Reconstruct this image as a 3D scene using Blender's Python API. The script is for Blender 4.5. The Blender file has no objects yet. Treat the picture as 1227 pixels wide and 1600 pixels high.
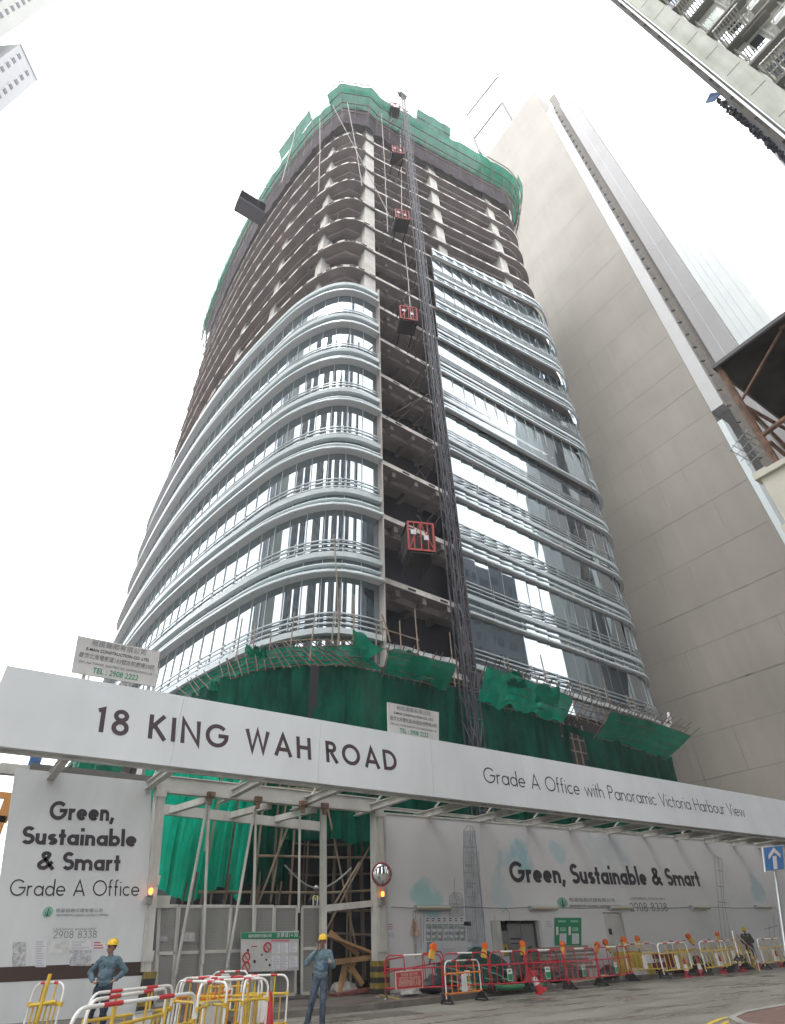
import bpy, bmesh, math, random
from mathutils import Vector, Matrix, noise
random.seed(7)
PI = math.pi
R = math.radians
S = bpy.context.scene
C = S.collection
# ------------------------------------------------------------------ camera
F_PX, PITCH, ROLL, YAW, CAM_H = 871.8, .6597, -.0326, -.6075, 1.5
def _nrm(v): return v.normalized()
up_c = Vector((math.sin(ROLL)*math.cos(PITCH), math.cos(ROLL)*math.cos(PITCH), -math.sin(PITCH)))
e1 = up_c.cross(Vector((0, 0, -1)))
if e1.x < 0: e1 = -e1
e1.normalize()
e2 = e1.cross(up_c)
h_c = math.cos(YAW)*e1 + math.sin(YAW)*e2
n_c = up_c.cross(h_c)
W = Matrix((h_c, n_c, up_c))            # camera -> world
CAM = Vector((0, 0, CAM_H))
cam_d = bpy.data.cameras.new('camera')
cam = bpy.data.objects.new('camera', cam_d); C.objects.link(cam)
cam.matrix_world = Matrix.Translation(CAM) @ W.to_4x4()
cam_d.sensor_fit = 'VERTICAL'; cam_d.sensor_height = 24.0
cam_d.lens = F_PX/1600*24.0
cam_d.clip_start = .1; cam_d.clip_end = 3000
S.camera = cam
# ------------------------------------------------------------------ sky + sun
w = bpy.data.worlds.new('World'); S.world = w; w.use_nodes = True
nt = w.node_tree; nt.nodes.clear()
sky = nt.nodes.new('ShaderNodeTexSky'); sky.sky_type = 'NISHITA'; sky.sun_disc = False
sky.sun_elevation = R(58); sky.sun_rotation = R(200); sky.air_density = 1.5; sky.dust_density = 6; sky.ozone_density = 1
hsv = nt.nodes.new('ShaderNodeHueSaturation'); hsv.inputs['Saturation'].default_value = .18
mx = nt.nodes.new('ShaderNodeMixRGB'); mx.inputs[0].default_value = .8; mx.inputs[2].default_value = (12.5, 12.7, 13.0, 1)
bg = nt.nodes.new('ShaderNodeBackground'); bg.inputs['Strength'].default_value = .12
wo = nt.nodes.new('ShaderNodeOutputWorld')
nt.links.new(sky.outputs[0], hsv.inputs['Color']); nt.links.new(hsv.outputs[0], mx.inputs[1])
nt.links.new(mx.outputs[0], bg.inputs[0]); nt.links.new(bg.outputs[0], wo.inputs[0])
sun_d = bpy.data.lights.new('sun', 'SUN'); sun_d.energy = 1.0; sun_d.angle = R(25); sun_d.color = (1, .97, .93)
sun = bpy.data.objects.new('sun', sun_d); C.objects.link(sun)
sd = Vector((-.55, -.25, .85)).normalized()      # towards the sun
sun.rotation_euler = sd.to_track_quat('Z', 'Y').to_euler()
sky.sun_elevation = math.asin(sd.z); sky.sun_rotation = math.atan2(sd.x, sd.y)
vs = S.view_settings
vs.view_transform = 'Standard'; vs.look = 'None'; vs.exposure = 1.42; vs.gamma = 1; vs.use_curve_mapping = False
S.cycles.use_denoising = True
S.cycles.max_bounces = 8; S.cycles.diffuse_bounces = 3; S.cycles.glossy_bounces = 3
S.cycles.transparent_max_bounces = 16; S.cycles.transmission_bounces = 4

def ray(x, y):
    return W @ Vector((x-613.5, -(y-800), -F_PX)).normalized()
def atZ(x, y, z=0.0): d = ray(x, y); return CAM + d*((z-CAM_H)/d.z)
def atY(x, y, Y): d = ray(x, y); return CAM + d*(Y/d.y)
def atX(x, y, X): d = ray(x, y); return CAM + d*(X/d.x)

# ------------------------------------------------------------------ materials
MATS = {}
def mat(name, col, rough=.6, metal=0.0, var=.0, scale=2.0, spec=.5, bump=0.0, bscale=20.0, streak=None, col2=None):
    """principled material with an object-space noise variation; streak=(amount, sx, sz) vertical stains"""
    if name in MATS: return MATS[name]
    m = bpy.data.materials.new(name); m.use_nodes = True
    t = m.node_tree; p = t.nodes['Principled BSDF']
    p.inputs['Base Color'].default_value = (*col, 1); p.inputs['Roughness'].default_value = rough
    p.inputs['Metallic'].default_value = metal
    p.inputs['Specular IOR Level'].default_value = spec
    L = t.links.new
    if var or bump or streak or col2:
        tc = t.nodes.new('ShaderNodeTexCoord')
        last = None
        if var or col2:
            n = t.nodes.new('ShaderNodeTexNoise'); n.inputs['Scale'].default_value = scale; n.inputs['Detail'].default_value = 6
            L(tc.outputs['Object'], n.inputs['Vector'])
            r = t.nodes.new('ShaderNodeValToRGB')
            r.color_ramp.elements[0].position = .3; r.color_ramp.elements[1].position = .72
            a = tuple(c*(1-var) for c in col); b = col2 if col2 else tuple(min(1, c*(1+var)) for c in col)
            r.color_ramp.elements[0].color = (*a, 1); r.color_ramp.elements[1].color = (*b, 1)
            L(n.outputs['Fac'], r.inputs[0]); last = r.outputs[0]
        if streak:
            am, sx, sz = streak
            mp = t.nodes.new('ShaderNodeMapping'); mp.inputs['Scale'].default_value = (sx, sx, sz)
            n2 = t.nodes.new('ShaderNodeTexNoise'); n2.inputs['Scale'].default_value = 1; n2.inputs['Detail'].default_value = 4
            L(tc.outputs['Object'], mp.inputs[0]); L(mp.outputs[0], n2.inputs['Vector'])
            r2 = t.nodes.new('ShaderNodeValToRGB'); r2.color_ramp.elements[0].position = .35; r2.color_ramp.elements[1].position = .6
            r2.color_ramp.elements[0].color = (1-am, 1-am, 1-am*1.1, 1); r2.color_ramp.elements[1].color = (1, 1, 1, 1)
            L(n2.outputs['Fac'], r2.inputs[0])
            mm = t.nodes.new('ShaderNodeMixRGB'); mm.blend_type = 'MULTIPLY'; mm.inputs[0].default_value = 1
            if last: L(last, mm.inputs[1])
            else: mm.inputs[1].default_value = (*col, 1)
            L(r2.outputs[0], mm.inputs[2]); last = mm.outputs[0]
        if last: L(last, p.inputs['Base Color'])
        if bump:
            n3 = t.nodes.new('ShaderNodeTexNoise'); n3.inputs['Scale'].default_value = bscale; n3.inputs['Detail'].default_value = 5
            L(tc.outputs['Object'], n3.inputs['Vector'])
            bp = t.nodes.new('ShaderNodeBump'); bp.inputs['Strength'].default_value = bump; bp.inputs['Distance'].default_value = .05
            L(n3.outputs['Fac'], bp.inputs['Height']); L(bp.outputs[0], p.inputs['Normal'])
    MATS[name] = m
    return m
def net_mat(name, c1, c2, transp=.1, trl=.45, scale=.5):
    m = bpy.data.materials.new(name); m.use_nodes = True; t = m.node_tree; t.nodes.clear(); L = t.links.new
    o = t.nodes.new('ShaderNodeOutputMaterial'); d = t.nodes.new('ShaderNodeBsdfDiffuse'); tr = t.nodes.new('ShaderNodeBsdfTranslucent')
    tp = t.nodes.new('ShaderNodeBsdfTransparent'); a = t.nodes.new('ShaderNodeMixShader'); b = t.nodes.new('ShaderNodeMixShader')
    tc = t.nodes.new('ShaderNodeTexCoord'); n = t.nodes.new('ShaderNodeTexNoise'); n.inputs['Scale'].default_value = scale; n.inputs['Detail'].default_value = 5
    r = t.nodes.new('ShaderNodeValToRGB'); r.color_ramp.elements[0].position = .35; r.color_ramp.elements[1].position = .65
    r.color_ramp.elements[0].color = (*c1, 1); r.color_ramp.elements[1].color = (*c2, 1)
    mp = t.nodes.new('ShaderNodeMapping'); mp.inputs['Scale'].default_value = (1.8, 1.8, .5); L(tc.outputs['Object'], mp.inputs[0]); n.inputs['Roughness'].default_value = .68; L(mp.outputs[0], n.inputs['Vector']); L(n.outputs['Fac'], r.inputs[0]); L(r.outputs[0], d.inputs[0]); L(r.outputs[0], tr.inputs[0])
    a.inputs[0].default_value = trl; b.inputs[0].default_value = transp
    L(d.outputs[0], a.inputs[1]); L(tr.outputs[0], a.inputs[2]); L(a.outputs[0], b.inputs[1]); L(tp.outputs[0], b.inputs[2]); L(b.outputs[0], o.inputs[0])
    return m
def glass_mat(name, body, tint, blend, rough=.02, wob=.0, lo=.42):
    m = bpy.data.materials.new(name); m.use_nodes = True; t = m.node_tree; t.nodes.clear(); L = t.links.new
    o = t.nodes.new('ShaderNodeOutputMaterial'); d = t.nodes.new('ShaderNodeBsdfDiffuse'); g = t.nodes.new('ShaderNodeBsdfGlossy')
    lw = t.nodes.new('ShaderNodeLayerWeight'); lw.inputs['Blend'].default_value = blend
    d.inputs[0].default_value = (*body, 1); g.inputs[0].default_value = (*tint, 1); g.inputs['Roughness'].default_value = rough
    mxx = t.nodes.new('ShaderNodeMixShader')
    mr = t.nodes.new('ShaderNodeMapRange'); mr.inputs[3].default_value = lo; mr.inputs[4].default_value = 1.0
    L(lw.outputs['Fresnel'], mr.inputs[0]); L(mr.outputs[0], mxx.inputs[0]); L(d.outputs[0], mxx.inputs[1]); L(g.outputs[0], mxx.inputs[2]); L(mxx.outputs[0], o.inputs[0])
    if wob:
        tc = t.nodes.new('ShaderNodeTexCoord'); n = t.nodes.new('ShaderNodeTexNoise'); n.inputs['Scale'].default_value = .9; n.inputs['Detail'].default_value = 1
        b = t.nodes.new('ShaderNodeBump'); b.inputs['Strength'].default_value = wob; b.inputs['Distance'].default_value = .05
        L(tc.outputs['Object'], n.inputs['Vector']); L(n.outputs['Fac'], b.inputs['Height']); L(b.outputs[0], g.inputs['Normal'])
    return m
def emis(name, col, s):
    m = bpy.data.materials.new(name); m.use_nodes = True; p = m.node_tree.nodes['Principled BSDF']
    p.inputs['Base Color'].default_value = (*col, 1); p.inputs['Emission Color'].default_value = (*col, 1); p.inputs['Emission Strength'].default_value = s
    return m

# ------------------------------------------------------------------ mesh builder
class MB:
    def __init__(s): s.v = []; s.f = []; s.m = []; s.mi = 0
    def quad(s, *pts):
        b = len(s.v); s.v += [tuple(p) for p in pts]; s.f.append(tuple(range(b, b+len(pts)))); s.m.append(s.mi)
    def box(s, c, size, rz=0.0, M=None):
        x, y, z = size[0]/2, size[1]/2, size[2]/2
        mt = M if M is not None else Matrix.Rotation(rz, 3, 'Z')
        c = Vector(c); b = len(s.v)
        for dz in (-z, z):
            for dx, dy in ((-x, -y), (x, -y), (x, y), (-x, y)):
                s.v.append(tuple(c + mt @ Vector((dx, dy, dz))))
        for f in ((3, 2, 1, 0), (4, 5, 6, 7), (0, 1, 5, 4), (1, 2, 6, 5), (2, 3, 7, 6), (3, 0, 4, 7)):
            s.f.append(tuple(b+i for i in f)); s.m.append(s.mi)
    def bx(s, x0, x1, y0, y1, z0, z1): s.box(((x0+x1)/2, (y0+y1)/2, (z0+z1)/2), (abs(x1-x0), abs(y1-y0), abs(z1-z0)))
    def beam(s, a, b, wdt, dep, upv=(0, 0, 1)):
        a = Vector(a); b = Vector(b); d = (b-a); L = d.length
        if L < 1e-6: return
        d.normalize(); u = Vector(upv)
        if abs(d.dot(u)) > .98: u = Vector((1, 0, 0)) if abs(d.x) < .9 else Vector((0, 1, 0))
        sd_ = d.cross(u).normalized(); u = sd_.cross(d).normalized()
        s.box((a+b)/2, (L, wdt, dep), M=Matrix((d, sd_, u)).transposed())
    def tube(s, pts, r, n=8, closed=False, r2=None, caps=True):
        pts = [Vector(p) for p in pts]; N = len(pts); rings = []; prev = None
        for i in range(N):
            if closed: d = pts[(i+1) % N]-pts[i-1]
            elif i == 0: d = pts[1]-pts[0]
            elif i == N-1: d = pts[-1]-pts[-2]
            else: d = (pts[i+1]-pts[i]).normalized()+(pts[i]-pts[i-1]).normalized()
            d.normalize()
            if prev is None:
                u = Vector((0, 0, 1)) if abs(d.z) < .9 else Vector((1, 0, 0))
                u = (u-d*u.dot(d)).normalized()
            else:
                u = (prev-d*prev.dot(d)).normalized()
            prev = u; w_ = d.cross(u)
            rr = r if r2 is None else r+(r2-r)*i/(N-1)
            b = len(s.v); rings.append(b)
            for k in range(n):
                a = 2*PI*k/n; s.v.append(tuple(pts[i]+(u*math.cos(a)+w_*math.sin(a))*rr))
        for i in range(N if closed else N-1):
            A, B = rings[i], rings[(i+1) % N]
            for k in range(n):
                s.f.append((A+k, A+(k+1) % n, B+(k+1) % n, B+k)); s.m.append(s.mi)
        if caps and not closed:
            s.f.append(tuple(rings[0]+k for k in reversed(range(n)))); s.m.append(s.mi)
            s.f.append(tuple(rings[-1]+k for k in range(n))); s.m.append(s.mi)
    def lathe(s, prof, c=(0, 0, 0), n=20, M=None):
        c = Vector(c); b = len(s.v)
        for r, z in prof:
            for k in range(n):
                a = 2*PI*k/n; p = Vector((r*math.cos(a), r*math.sin(a), z))
                s.v.append(tuple(c+(M @ p if M is not None else p)))
        for i in range(len(prof)-1):
            for k in range(n):
                s.f.append((b+i*n+k, b+i*n+(k+1) % n, b+(i+1)*n+(k+1) % n, b+(i+1)*n+k)); s.m.append(s.mi)
    def ell(s, c, rad, M=None, n=14, h=9, z0=-1.0, z1=1.0):
        prof = []
        for i in range(h+1):
            t = z0+(z1-z0)*i/h; t = math.sin(t*PI/2); prof.append((math.sqrt(max(0, 1-t*t)), t))
        c = Vector(c); b = len(s.v)
        for r, z in prof:
            for k in range(n):
                a = 2*PI*k/n; p = Vector((max(r, 1e-4)*math.cos(a)*rad[0], max(r, 1e-4)*math.sin(a)*rad[1], z*rad[2]))
                s.v.append(tuple(c+(M @ p if M is not None else p)))
        for i in range(h):
            for k in range(n):
                s.f.append((b+i*n+k, b+i*n+(k+1) % n, b+(i+1)*n+(k+1) % n, b+(i+1)*n+k)); s.m.append(s.mi)
    def prism(s, poly, z0, z1, flip=False):
        n = len(poly); b = len(s.v)
        s.v += [(p[0], p[1], z0) for p in poly]+[(p[0], p[1], z1) for p in poly]
        s.f.append(tuple(b+i for i in reversed(range(n)))); s.m.append(s.mi)
        s.f.append(tuple(b+n+i for i in range(n))); s.m.append(s.mi)
        for i in range(n):
            j = (i+1) % n; s.f.append((b+i, b+j, b+n+j, b+n+i)); s.m.append(s.mi)
    def plate(s, poly, y0, y1):        # polygon in x,z given thickness along y
        n = len(poly); b = len(s.v)
        s.v += [(p[0], y0, p[1]) for p in poly]+[(p[0], y1, p[1]) for p in poly]
        s.f.append(tuple(b+i for i in range(n))); s.m.append(s.mi)
        s.f.append(tuple(b+n+i for i in reversed(range(n)))); s.m.append(s.mi)
        for i in range(n):
            j = (i+1) % n; s.f.append((b+j, b+i, b+n+i, b+n+j)); s.m.append(s.mi)
    def grid(s, P):                    # P[i][j] points
        b = len(s.v); a = len(P); c = len(P[0])
        for row in P: s.v += [tuple(p) for p in row]
        for i in range(a-1):
            for j in range(c-1):
                s.f.append((b+i*c+j, b+i*c+j+1, b+(i+1)*c+j+1, b+(i+1)*c+j)); s.m.append(s.mi)
    def build(s, name, mats, parent=None, smooth=False, label=None):
        me = bpy.data.meshes.new(name); me.from_pydata(s.v, [], s.f)
        for m in (mats if isinstance(mats, (list, tuple)) else [mats]): me.materials.append(m)
        if any(s.m): me.polygons.foreach_set('material_index', s.m)
        if smooth:
            me.polygons.foreach_set('use_smooth', [True]*len(me.polygons))
            try: me.set_sharp_from_angle(angle=R(40))
            except Exception: pass
        me.update()
        o = bpy.data.objects.new(name, me); C.objects.link(o)
        if parent:
            o.parent = parent
            if parent.type != 'EMPTY' or True:
                pass
        if label: o['label'] = label
        return o
def tag(o, label=None, cat=None, group=None, kind=None):
    if label: o['label'] = label
    if cat: o['category'] = cat
    if group: o['group'] = group
    if kind: o['kind'] = kind
    return o
def thing(name, label, cat, loc=(0, 0, 0), rz=0.0, group=None):
    o = bpy.data.objects.new(name, None); C.objects.link(o); o.empty_display_size = .3
    o.location = loc; o.rotation_euler = (0, 0, rz)
    return tag(o, label, cat, group)
class At:      # builds parts in world coordinates under a thing with an offset base
    pass
def settle(root):
    """parts of root were modelled in world space: cancel the root's own transform"""
    M = Matrix.LocRotScale(root.location, root.rotation_euler, root.scale).inverted()
    for ch in root.children:
        ch.matrix_parent_inverse = M
def kids(o): return [c for c in bpy.data.objects if c.parent == o]
def copy_tree(o, label=None, loc=None, rz=None, children=None):
    ch = children if children is not None else KID.get(o.name)
    if ch is None:
        KID[o.name] = ch = [(c, kids(c)) for c in kids(o)]
    r = o.copy(); C.objects.link(r)
    if label: r['label'] = label
    if loc is not None: r.location = loc
    if rz is not None: r.rotation_euler = (0, 0, rz)
    for c, gs in ch:
        n = c.copy(); C.objects.link(n); n.parent = r
        for g in gs:
            k = g.copy(); C.objects.link(k); k.parent = n
    return r
KID = {}
def struct(o, kind='structure'): o['kind'] = kind; return o

# ------------------------------------------------------------------ stroke lettering (geometric sans)
def arc(cx, cy, rx, ry, a0, a1, n=None):
    n = n or max(3, int(abs(a1-a0)/12))
    return [(cx+rx*math.cos(R(a0+(a1-a0)*i/n)), cy+ry*math.sin(R(a0+(a1-a0)*i/n))) for i in range(n+1)]
def glyph(ch, w):
    h = w/2; X = .62; q = X/2; r = q-h
    circ = lambda cx=q: arc(cx, q, r, r, 0, 360, 36)
    arch = lambda x0, x1: [(x1, 0)] + arc((x0+x1)/2, X-h-(x1-x0)/2, (x1-x0)/2, (x1-x0)/2, 0, 160, 14)
    if ch == ' ': return [], .34
    if ch == 'a': return [circ(), [(X-h+.01, 0), (X-h+.01, X)]], X+.01
    if ch == 'b': return [circ(q), [(h-.01, 0), (h-.01, 1.03)]], X
    if ch == 'd': return [circ(), [(X-h+.01, 0), (X-h+.01, 1.03)]], X+.01
    if ch == 'o': return [circ()], X
    if ch == 'c': return [arc(q, q, r, r, 48, 312)], X*.88
    if ch == 'e': return [arc(q, q, r, r, 0, 318), [(w*.6, q), (X-h*.4, q)]], X
    if ch == 'n': x1 = .5-h+w*.25; return [[(h, 0), (h, X)], arch(h, x1)], x1+h
    if ch == 'h': x1 = .5-h+w*.25; return [[(h, 0), (h, 1.03)], arch(h, x1)], x1+h
    if ch == 'm':
        d = .36+w*.2; return [[(h, 0), (h, X)], arch(h, h+d), arch(h+d, h+2*d)], 2*d+w
    if ch == 'u':
        x1 = .5-h+w*.25; rr = (x1-h)/2
        return [[(x1, X), (x1, 0)], [(h, X)]+arc(h+rr, h+rr, rr, rr, 180, 340, 14)], x1+h
    if ch == 'r': return [[(h, 0), (h, X)], arc(h+.2, X-h-.2, .2, .2, 160, 70)], .3+h
    if ch == 'i': return [[(h, 0), (h, X)], [(h, .84-h*.5), (h, .84+w*.75)]], w
    if ch == 'l': return [[(h, 0), (h, 1.03)]], w
    if ch == 't': return [[(h+.09, 0), (h+.09, .88)], [(0, X-h), (.18+w, X-h)]], .18+w
    if ch == 'f': return [[(h+.07, 0), (h+.07, .86)]+arc(h+.22, .86, .15, .15, 180, 80), [(0, X-h), (.18+w, X-h)]], .24+w
    if ch == 'w': return [[(h*.9, X), (.22+h*.3, h*.6), (.42+h*.3, X-.02), (.62+h*.3, h*.6), (.84+h*.3-h*.3, X)]], .84+h*.6
    if ch == 's':
        a = (X-w)/4
        return [arc(.2+h*.6, X-h-a, .15, a, 35, 270)+arc(.2+h*.6, h+a, .16, a, 90, -145)], .4+h
    if ch == ',': return [[(h+.06, w*.9), (h-.06, -.16)]], w+.04
    if ch == 'A': W_ = .74+w*.9; return [[(h, 0), (W_/2, 1-w*.3), (W_-h, 0)], [(.17+h*.6, .3), (W_-.17-h*.6, .3)]], W_
    if ch == 'K': return [[(h, 0), (h, 1)], [(.6, 1.0), (h+.02, .45)], [(h+.14, .56), (.66, 0)]], .68
    if ch == 'I': return [[(h, 0), (h, 1)]], w
    if ch == 'N': W_ = .76+w*.3; return [[(h, 0), (h, .98), (W_-h, .02), (W_-h, 1)]], W_
    if ch == 'G': return [arc(.5, .5, .5-h, .5-h, 42, 360, 30)+[(.56, .5)]], 1.0
    if ch == 'O': return [arc(.5, .5, .5-h, .5-h, 0, 360, 40)], 1.0
    if ch == 'W': return [[(h*.7, 1), (.3, h*.8), (.55, .97), (.8, h*.8), (1.1-h*.7, 1)]], 1.1
    if ch == 'H': return [[(h, 0), (h, 1)], [(.72-h, 0), (.72-h, 1)], [(h, .52), (.72-h, .52)]], .72
    if ch == 'D': return [[(.3, 1-h), (h, 1-h), (h, h), (.3, h)]+arc(.3, .5, .5-h, .5-h, -90, 90)], .8
    if ch in 'PR':
        s = [[(h, 0), (h, 1-h), (.3, 1-h)]+arc(.3, 1-.27, .27-h, .27-h, 90, -90)+[(h, 1-.54+h)]]
        if ch == 'R': s.append([(.28, .47), (.58, 0)])
        return s, .58 if ch == 'P' else .64
    if ch == 'V': return [[(h*.7, 1), (.36, h*.8), (.72-h*.7, 1)]], .72
    if ch == 'S':
        a = (1-w)/4
        return [arc(.27+h*.4, 1-h-a, .21, a, 30, 270)+arc(.27+h*.4, h+a, .23, a, 90, -150)], .54+h*.6
    if ch == '&':
        return [[(.86, .02), (.3, .7)]+arc(.44, .8, .17, .2-h, 205, -30, 14)+[(.5, .6), (.24, .44)]+arc(.32, .26, .26-h*.4, .26-h, 140, 330, 14)+[(.8, .44)]], .88
    if ch == '1': return [[(.02, .84), (.2, 1-h), (.2, 0)]], .2+h+.08
    if ch == '8': return [arc(.29, .74, .2, .26-h, 0, 360, 24), arc(.29, .27, .27-h*.4, .27-h*.6, 0, 360, 28)], .58
    if ch == '2': return [arc(.28, .72, .25-h*.4, .28-h, 170, -35, 16)+[(.06, h), (.58, h)]], .58
    if ch == '9': return [arc(.3, .68, .3-h, .32-h, 0, 360, 28), [(.58-h*.6, .58), (.24, 0)]], .6
    if ch == '0': return [arc(.3, .5, .3-h, .5-h, 0, 360, 32)], .6
    if ch == '3': return [arc(.27, .75, .2, .25-h, 150, -90, 16), arc(.27, .27, .27-h*.4, .27-h*.5, 90, -150, 18)], .56
    return [], .5
def mitre(mb, line, w, f, y, th):
    n = len(line); closed = math.hypot(line[0][0]-line[-1][0], line[0][1]-line[-1][1]) < 1e-4
    Lp, Rp = [], []
    for i in range(n):
        if closed: a = line[i-1] if i > 0 else line[-2]; b = line[i+1] if i < n-1 else line[1]
        else: a = line[max(0, i-1)]; b = line[min(n-1, i+1)]
        p = line[i]
        d1 = Vector((p[0]-a[0], p[1]-a[1])); d2 = Vector((b[0]-p[0], b[1]-p[1]))
        if d1.length < 1e-6: d1 = d2
        if d2.length < 1e-6: d2 = d1
        d1.normalize(); d2.normalize(); n1 = Vector((-d1.y, d1.x)); n2 = Vector((-d2.y, d2.x))
        m = n1+n2
        m = n1 if m.length < .1 else m.normalized()
        k = w/2/max(.42, m.dot(n1))
        Lp.append((p[0]+m.x*k, p[1]+m.y*k)); Rp.append((p[0]-m.x*k, p[1]-m.y*k))
    b = len(mb.v)
    for i in range(n):
        for (px, pz) in (Lp[i], Rp[i]):
            mb.v.append(f(px, pz, y)); mb.v.append(f(px, pz, y+th))
    for i in range(n-1):
        a0 = b+4*i; a1 = a0+4
        for fc in ((a0, a1, a1+2, a0+2), (a0+1, a0+3, a1+3, a1+1), (a0, a0+1, a1+1, a1), (a0+2, a1+2, a1+3, a0+3)):
            mb.f.append(fc); mb.m.append(mb.mi)
    if not closed:
        for a0, fl in ((b, 0), (b+4*(n-1), 1)):
            mb.f.append((a0, a0+2, a0+3, a0+1)); mb.m.append(mb.mi)
def words(text, H, w, xa, xb, za, zb, y, material, parent, name='lettering', track=.12, shear=None, label=None):
    """lettering on the plane y, cap height H, fitted between (xa,za) and (xb,zb)"""
    gl = []; x = 0
    for ch in text:
        s, ad = glyph(ch, w); gl.append((s, x)); x += ad+track
    tot = x-track; mb = MB(); k = 0
    def f(px, pz, yy):
        t = px/tot; X = xa+(xb-xa)*t; Z = za+(zb-za)*t+pz*H
        if shear: X += shear*(za-Z)
        return (X, yy, Z)
    sx = (xb-xa)/tot/H
    for s, x0 in gl:
        for line in s:
            k += 1
            mitre(mb, [(x0+p[0], p[1]) for p in line], w, f, y-.004-(k % 4)*.0015, .003)
    return mb.build(name, material, parent, label=label)
def font_text(body, size, loc, material, parent, name='lettering', width=None, rot=(PI/2, 0, 0), bold=.0, align='CENTER', shear=0.0, spacing=1.0):
    cu = bpy.data.curves.new(name, 'FONT'); cu.body = body; cu.size = size; cu.align_x = align; cu.offset = bold*size; cu.extrude = .002
    cu.space_character = spacing; cu.resolution_u = 3
    o = bpy.data.objects.new(name, cu); C.objects.link(o)
    bpy.context.view_layer.update()
    dg = bpy.context.evaluated_depsgraph_get()
    me = bpy.data.meshes.new_from_object(o.evaluated_get(dg)); me.name = name
    bpy.data.objects.remove(o)
    if width and len(me.vertices):
        xs = [v.co.x for v in me.vertices]; k = width/max(1e-6, max(xs)-min(xs))
        for v in me.vertices: v.co.x *= k
    E = Matrix.Translation(loc) @ (Matrix.Rotation(rot[2], 4, 'Z') @ Matrix.Rotation(rot[1], 4, 'Y') @ Matrix.Rotation(rot[0], 4, 'X'))
    me.transform(E); me.materials.clear(); me.materials.append(material)
    o = bpy.data.objects.new(name, me); C.objects.link(o); o.parent = parent
    return o

# ------------------------------------------------------------------ shared materials
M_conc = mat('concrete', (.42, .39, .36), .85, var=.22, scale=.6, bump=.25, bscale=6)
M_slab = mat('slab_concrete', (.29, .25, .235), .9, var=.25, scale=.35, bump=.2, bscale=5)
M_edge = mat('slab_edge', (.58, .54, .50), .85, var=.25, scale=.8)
M_col = mat('column_concrete', (.55, .53, .49), .85, var=.15, scale=.8)
M_dark = mat('dark_recess', (.03, .028, .032), .9)
M_bayd = mat('bay_shade', (.022, .02, .03), .9)
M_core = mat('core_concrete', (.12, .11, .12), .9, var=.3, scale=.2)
M_fin = mat('painted_aluminium', (.64, .70, .715), .3, metal=.08)
M_soff = mat('soffit_panel', (.74, .75, .76), .55)
M_rail = mat('steel_rail', (.42, .45, .46), .35, metal=.6)
M_mull = mat('mullion', (.50, .54, .56), .4, metal=.1)
M_glass = glass_mat('facade_glass', (.035, .05, .058), (.80, .88, .92), .5, wob=.012, lo=.36)
M_white = mat('white_steel', (.54, .53, .49), .5, var=.12, scale=1.5, streak=(.18, 3, .4))
M_rust = mat('rusty_steel', (.14, .075, .05), .8, var=.5, scale=4, col2=(.26, .15, .10))
M_black = mat('black_rubber', (.012, .012, .013), .6)
M_bamboo = mat('bamboo', (.25, .19, .13), .65, var=.35, scale=1.5)
M_bamd = mat('weathered_bamboo', (.12, .09, .07), .7, var=.35, scale=1.5)
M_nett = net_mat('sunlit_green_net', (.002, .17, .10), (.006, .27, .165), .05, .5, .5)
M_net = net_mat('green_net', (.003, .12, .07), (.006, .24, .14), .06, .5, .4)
M_netd = net_mat('shaded_green_net', (.003, .035, .024), (.007, .13, .078), .03, .35, .45)  # same net, its colour darkened for the shade under the fans
M_netl = net_mat('pale_green_net', (.04, .30, .22), (.10, .42, .32), .35, .5, .5)
M_text = mat('dark_lettering', (.028, .022, .028), .6)
M_brown = mat('brown_lettering', (.055, .032, .04), .6)
M_grey = mat('grey_lettering', (.22, .22, .23), .6)
M_red = mat('red_plastic', (.42, .016, .03), .4, var=.15, scale=3)
M_redstripe = mat('red_tape', (.45, .02, .03), .4)
M_yel = mat('yellow_plastic', (.55, .36, .03), .4, var=.25, scale=3)
M_org = mat('orange_plastic', (.68, .20, .02), .4, var=.15, scale=3)
M_wpl = mat('white_plastic', (.66, .65, .62), .4, var=.12, scale=3)
M_lamp = mat('orange_lamp', (.75, .13, .02), .25)
M_wood = mat('sawn_timber', (.38, .22, .10), .7, var=.35, scale=1.2, bump=.3, bscale=30)
M_wood2 = mat('weathered_timber', (.24, .19, .14), .8, var=.35, scale=1.5)
M_paper = mat('paper', (.62, .62, .64), .8, var=.06, scale=3)
M_greens = mat('sign_green', (.01, .21, .09), .5)

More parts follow.
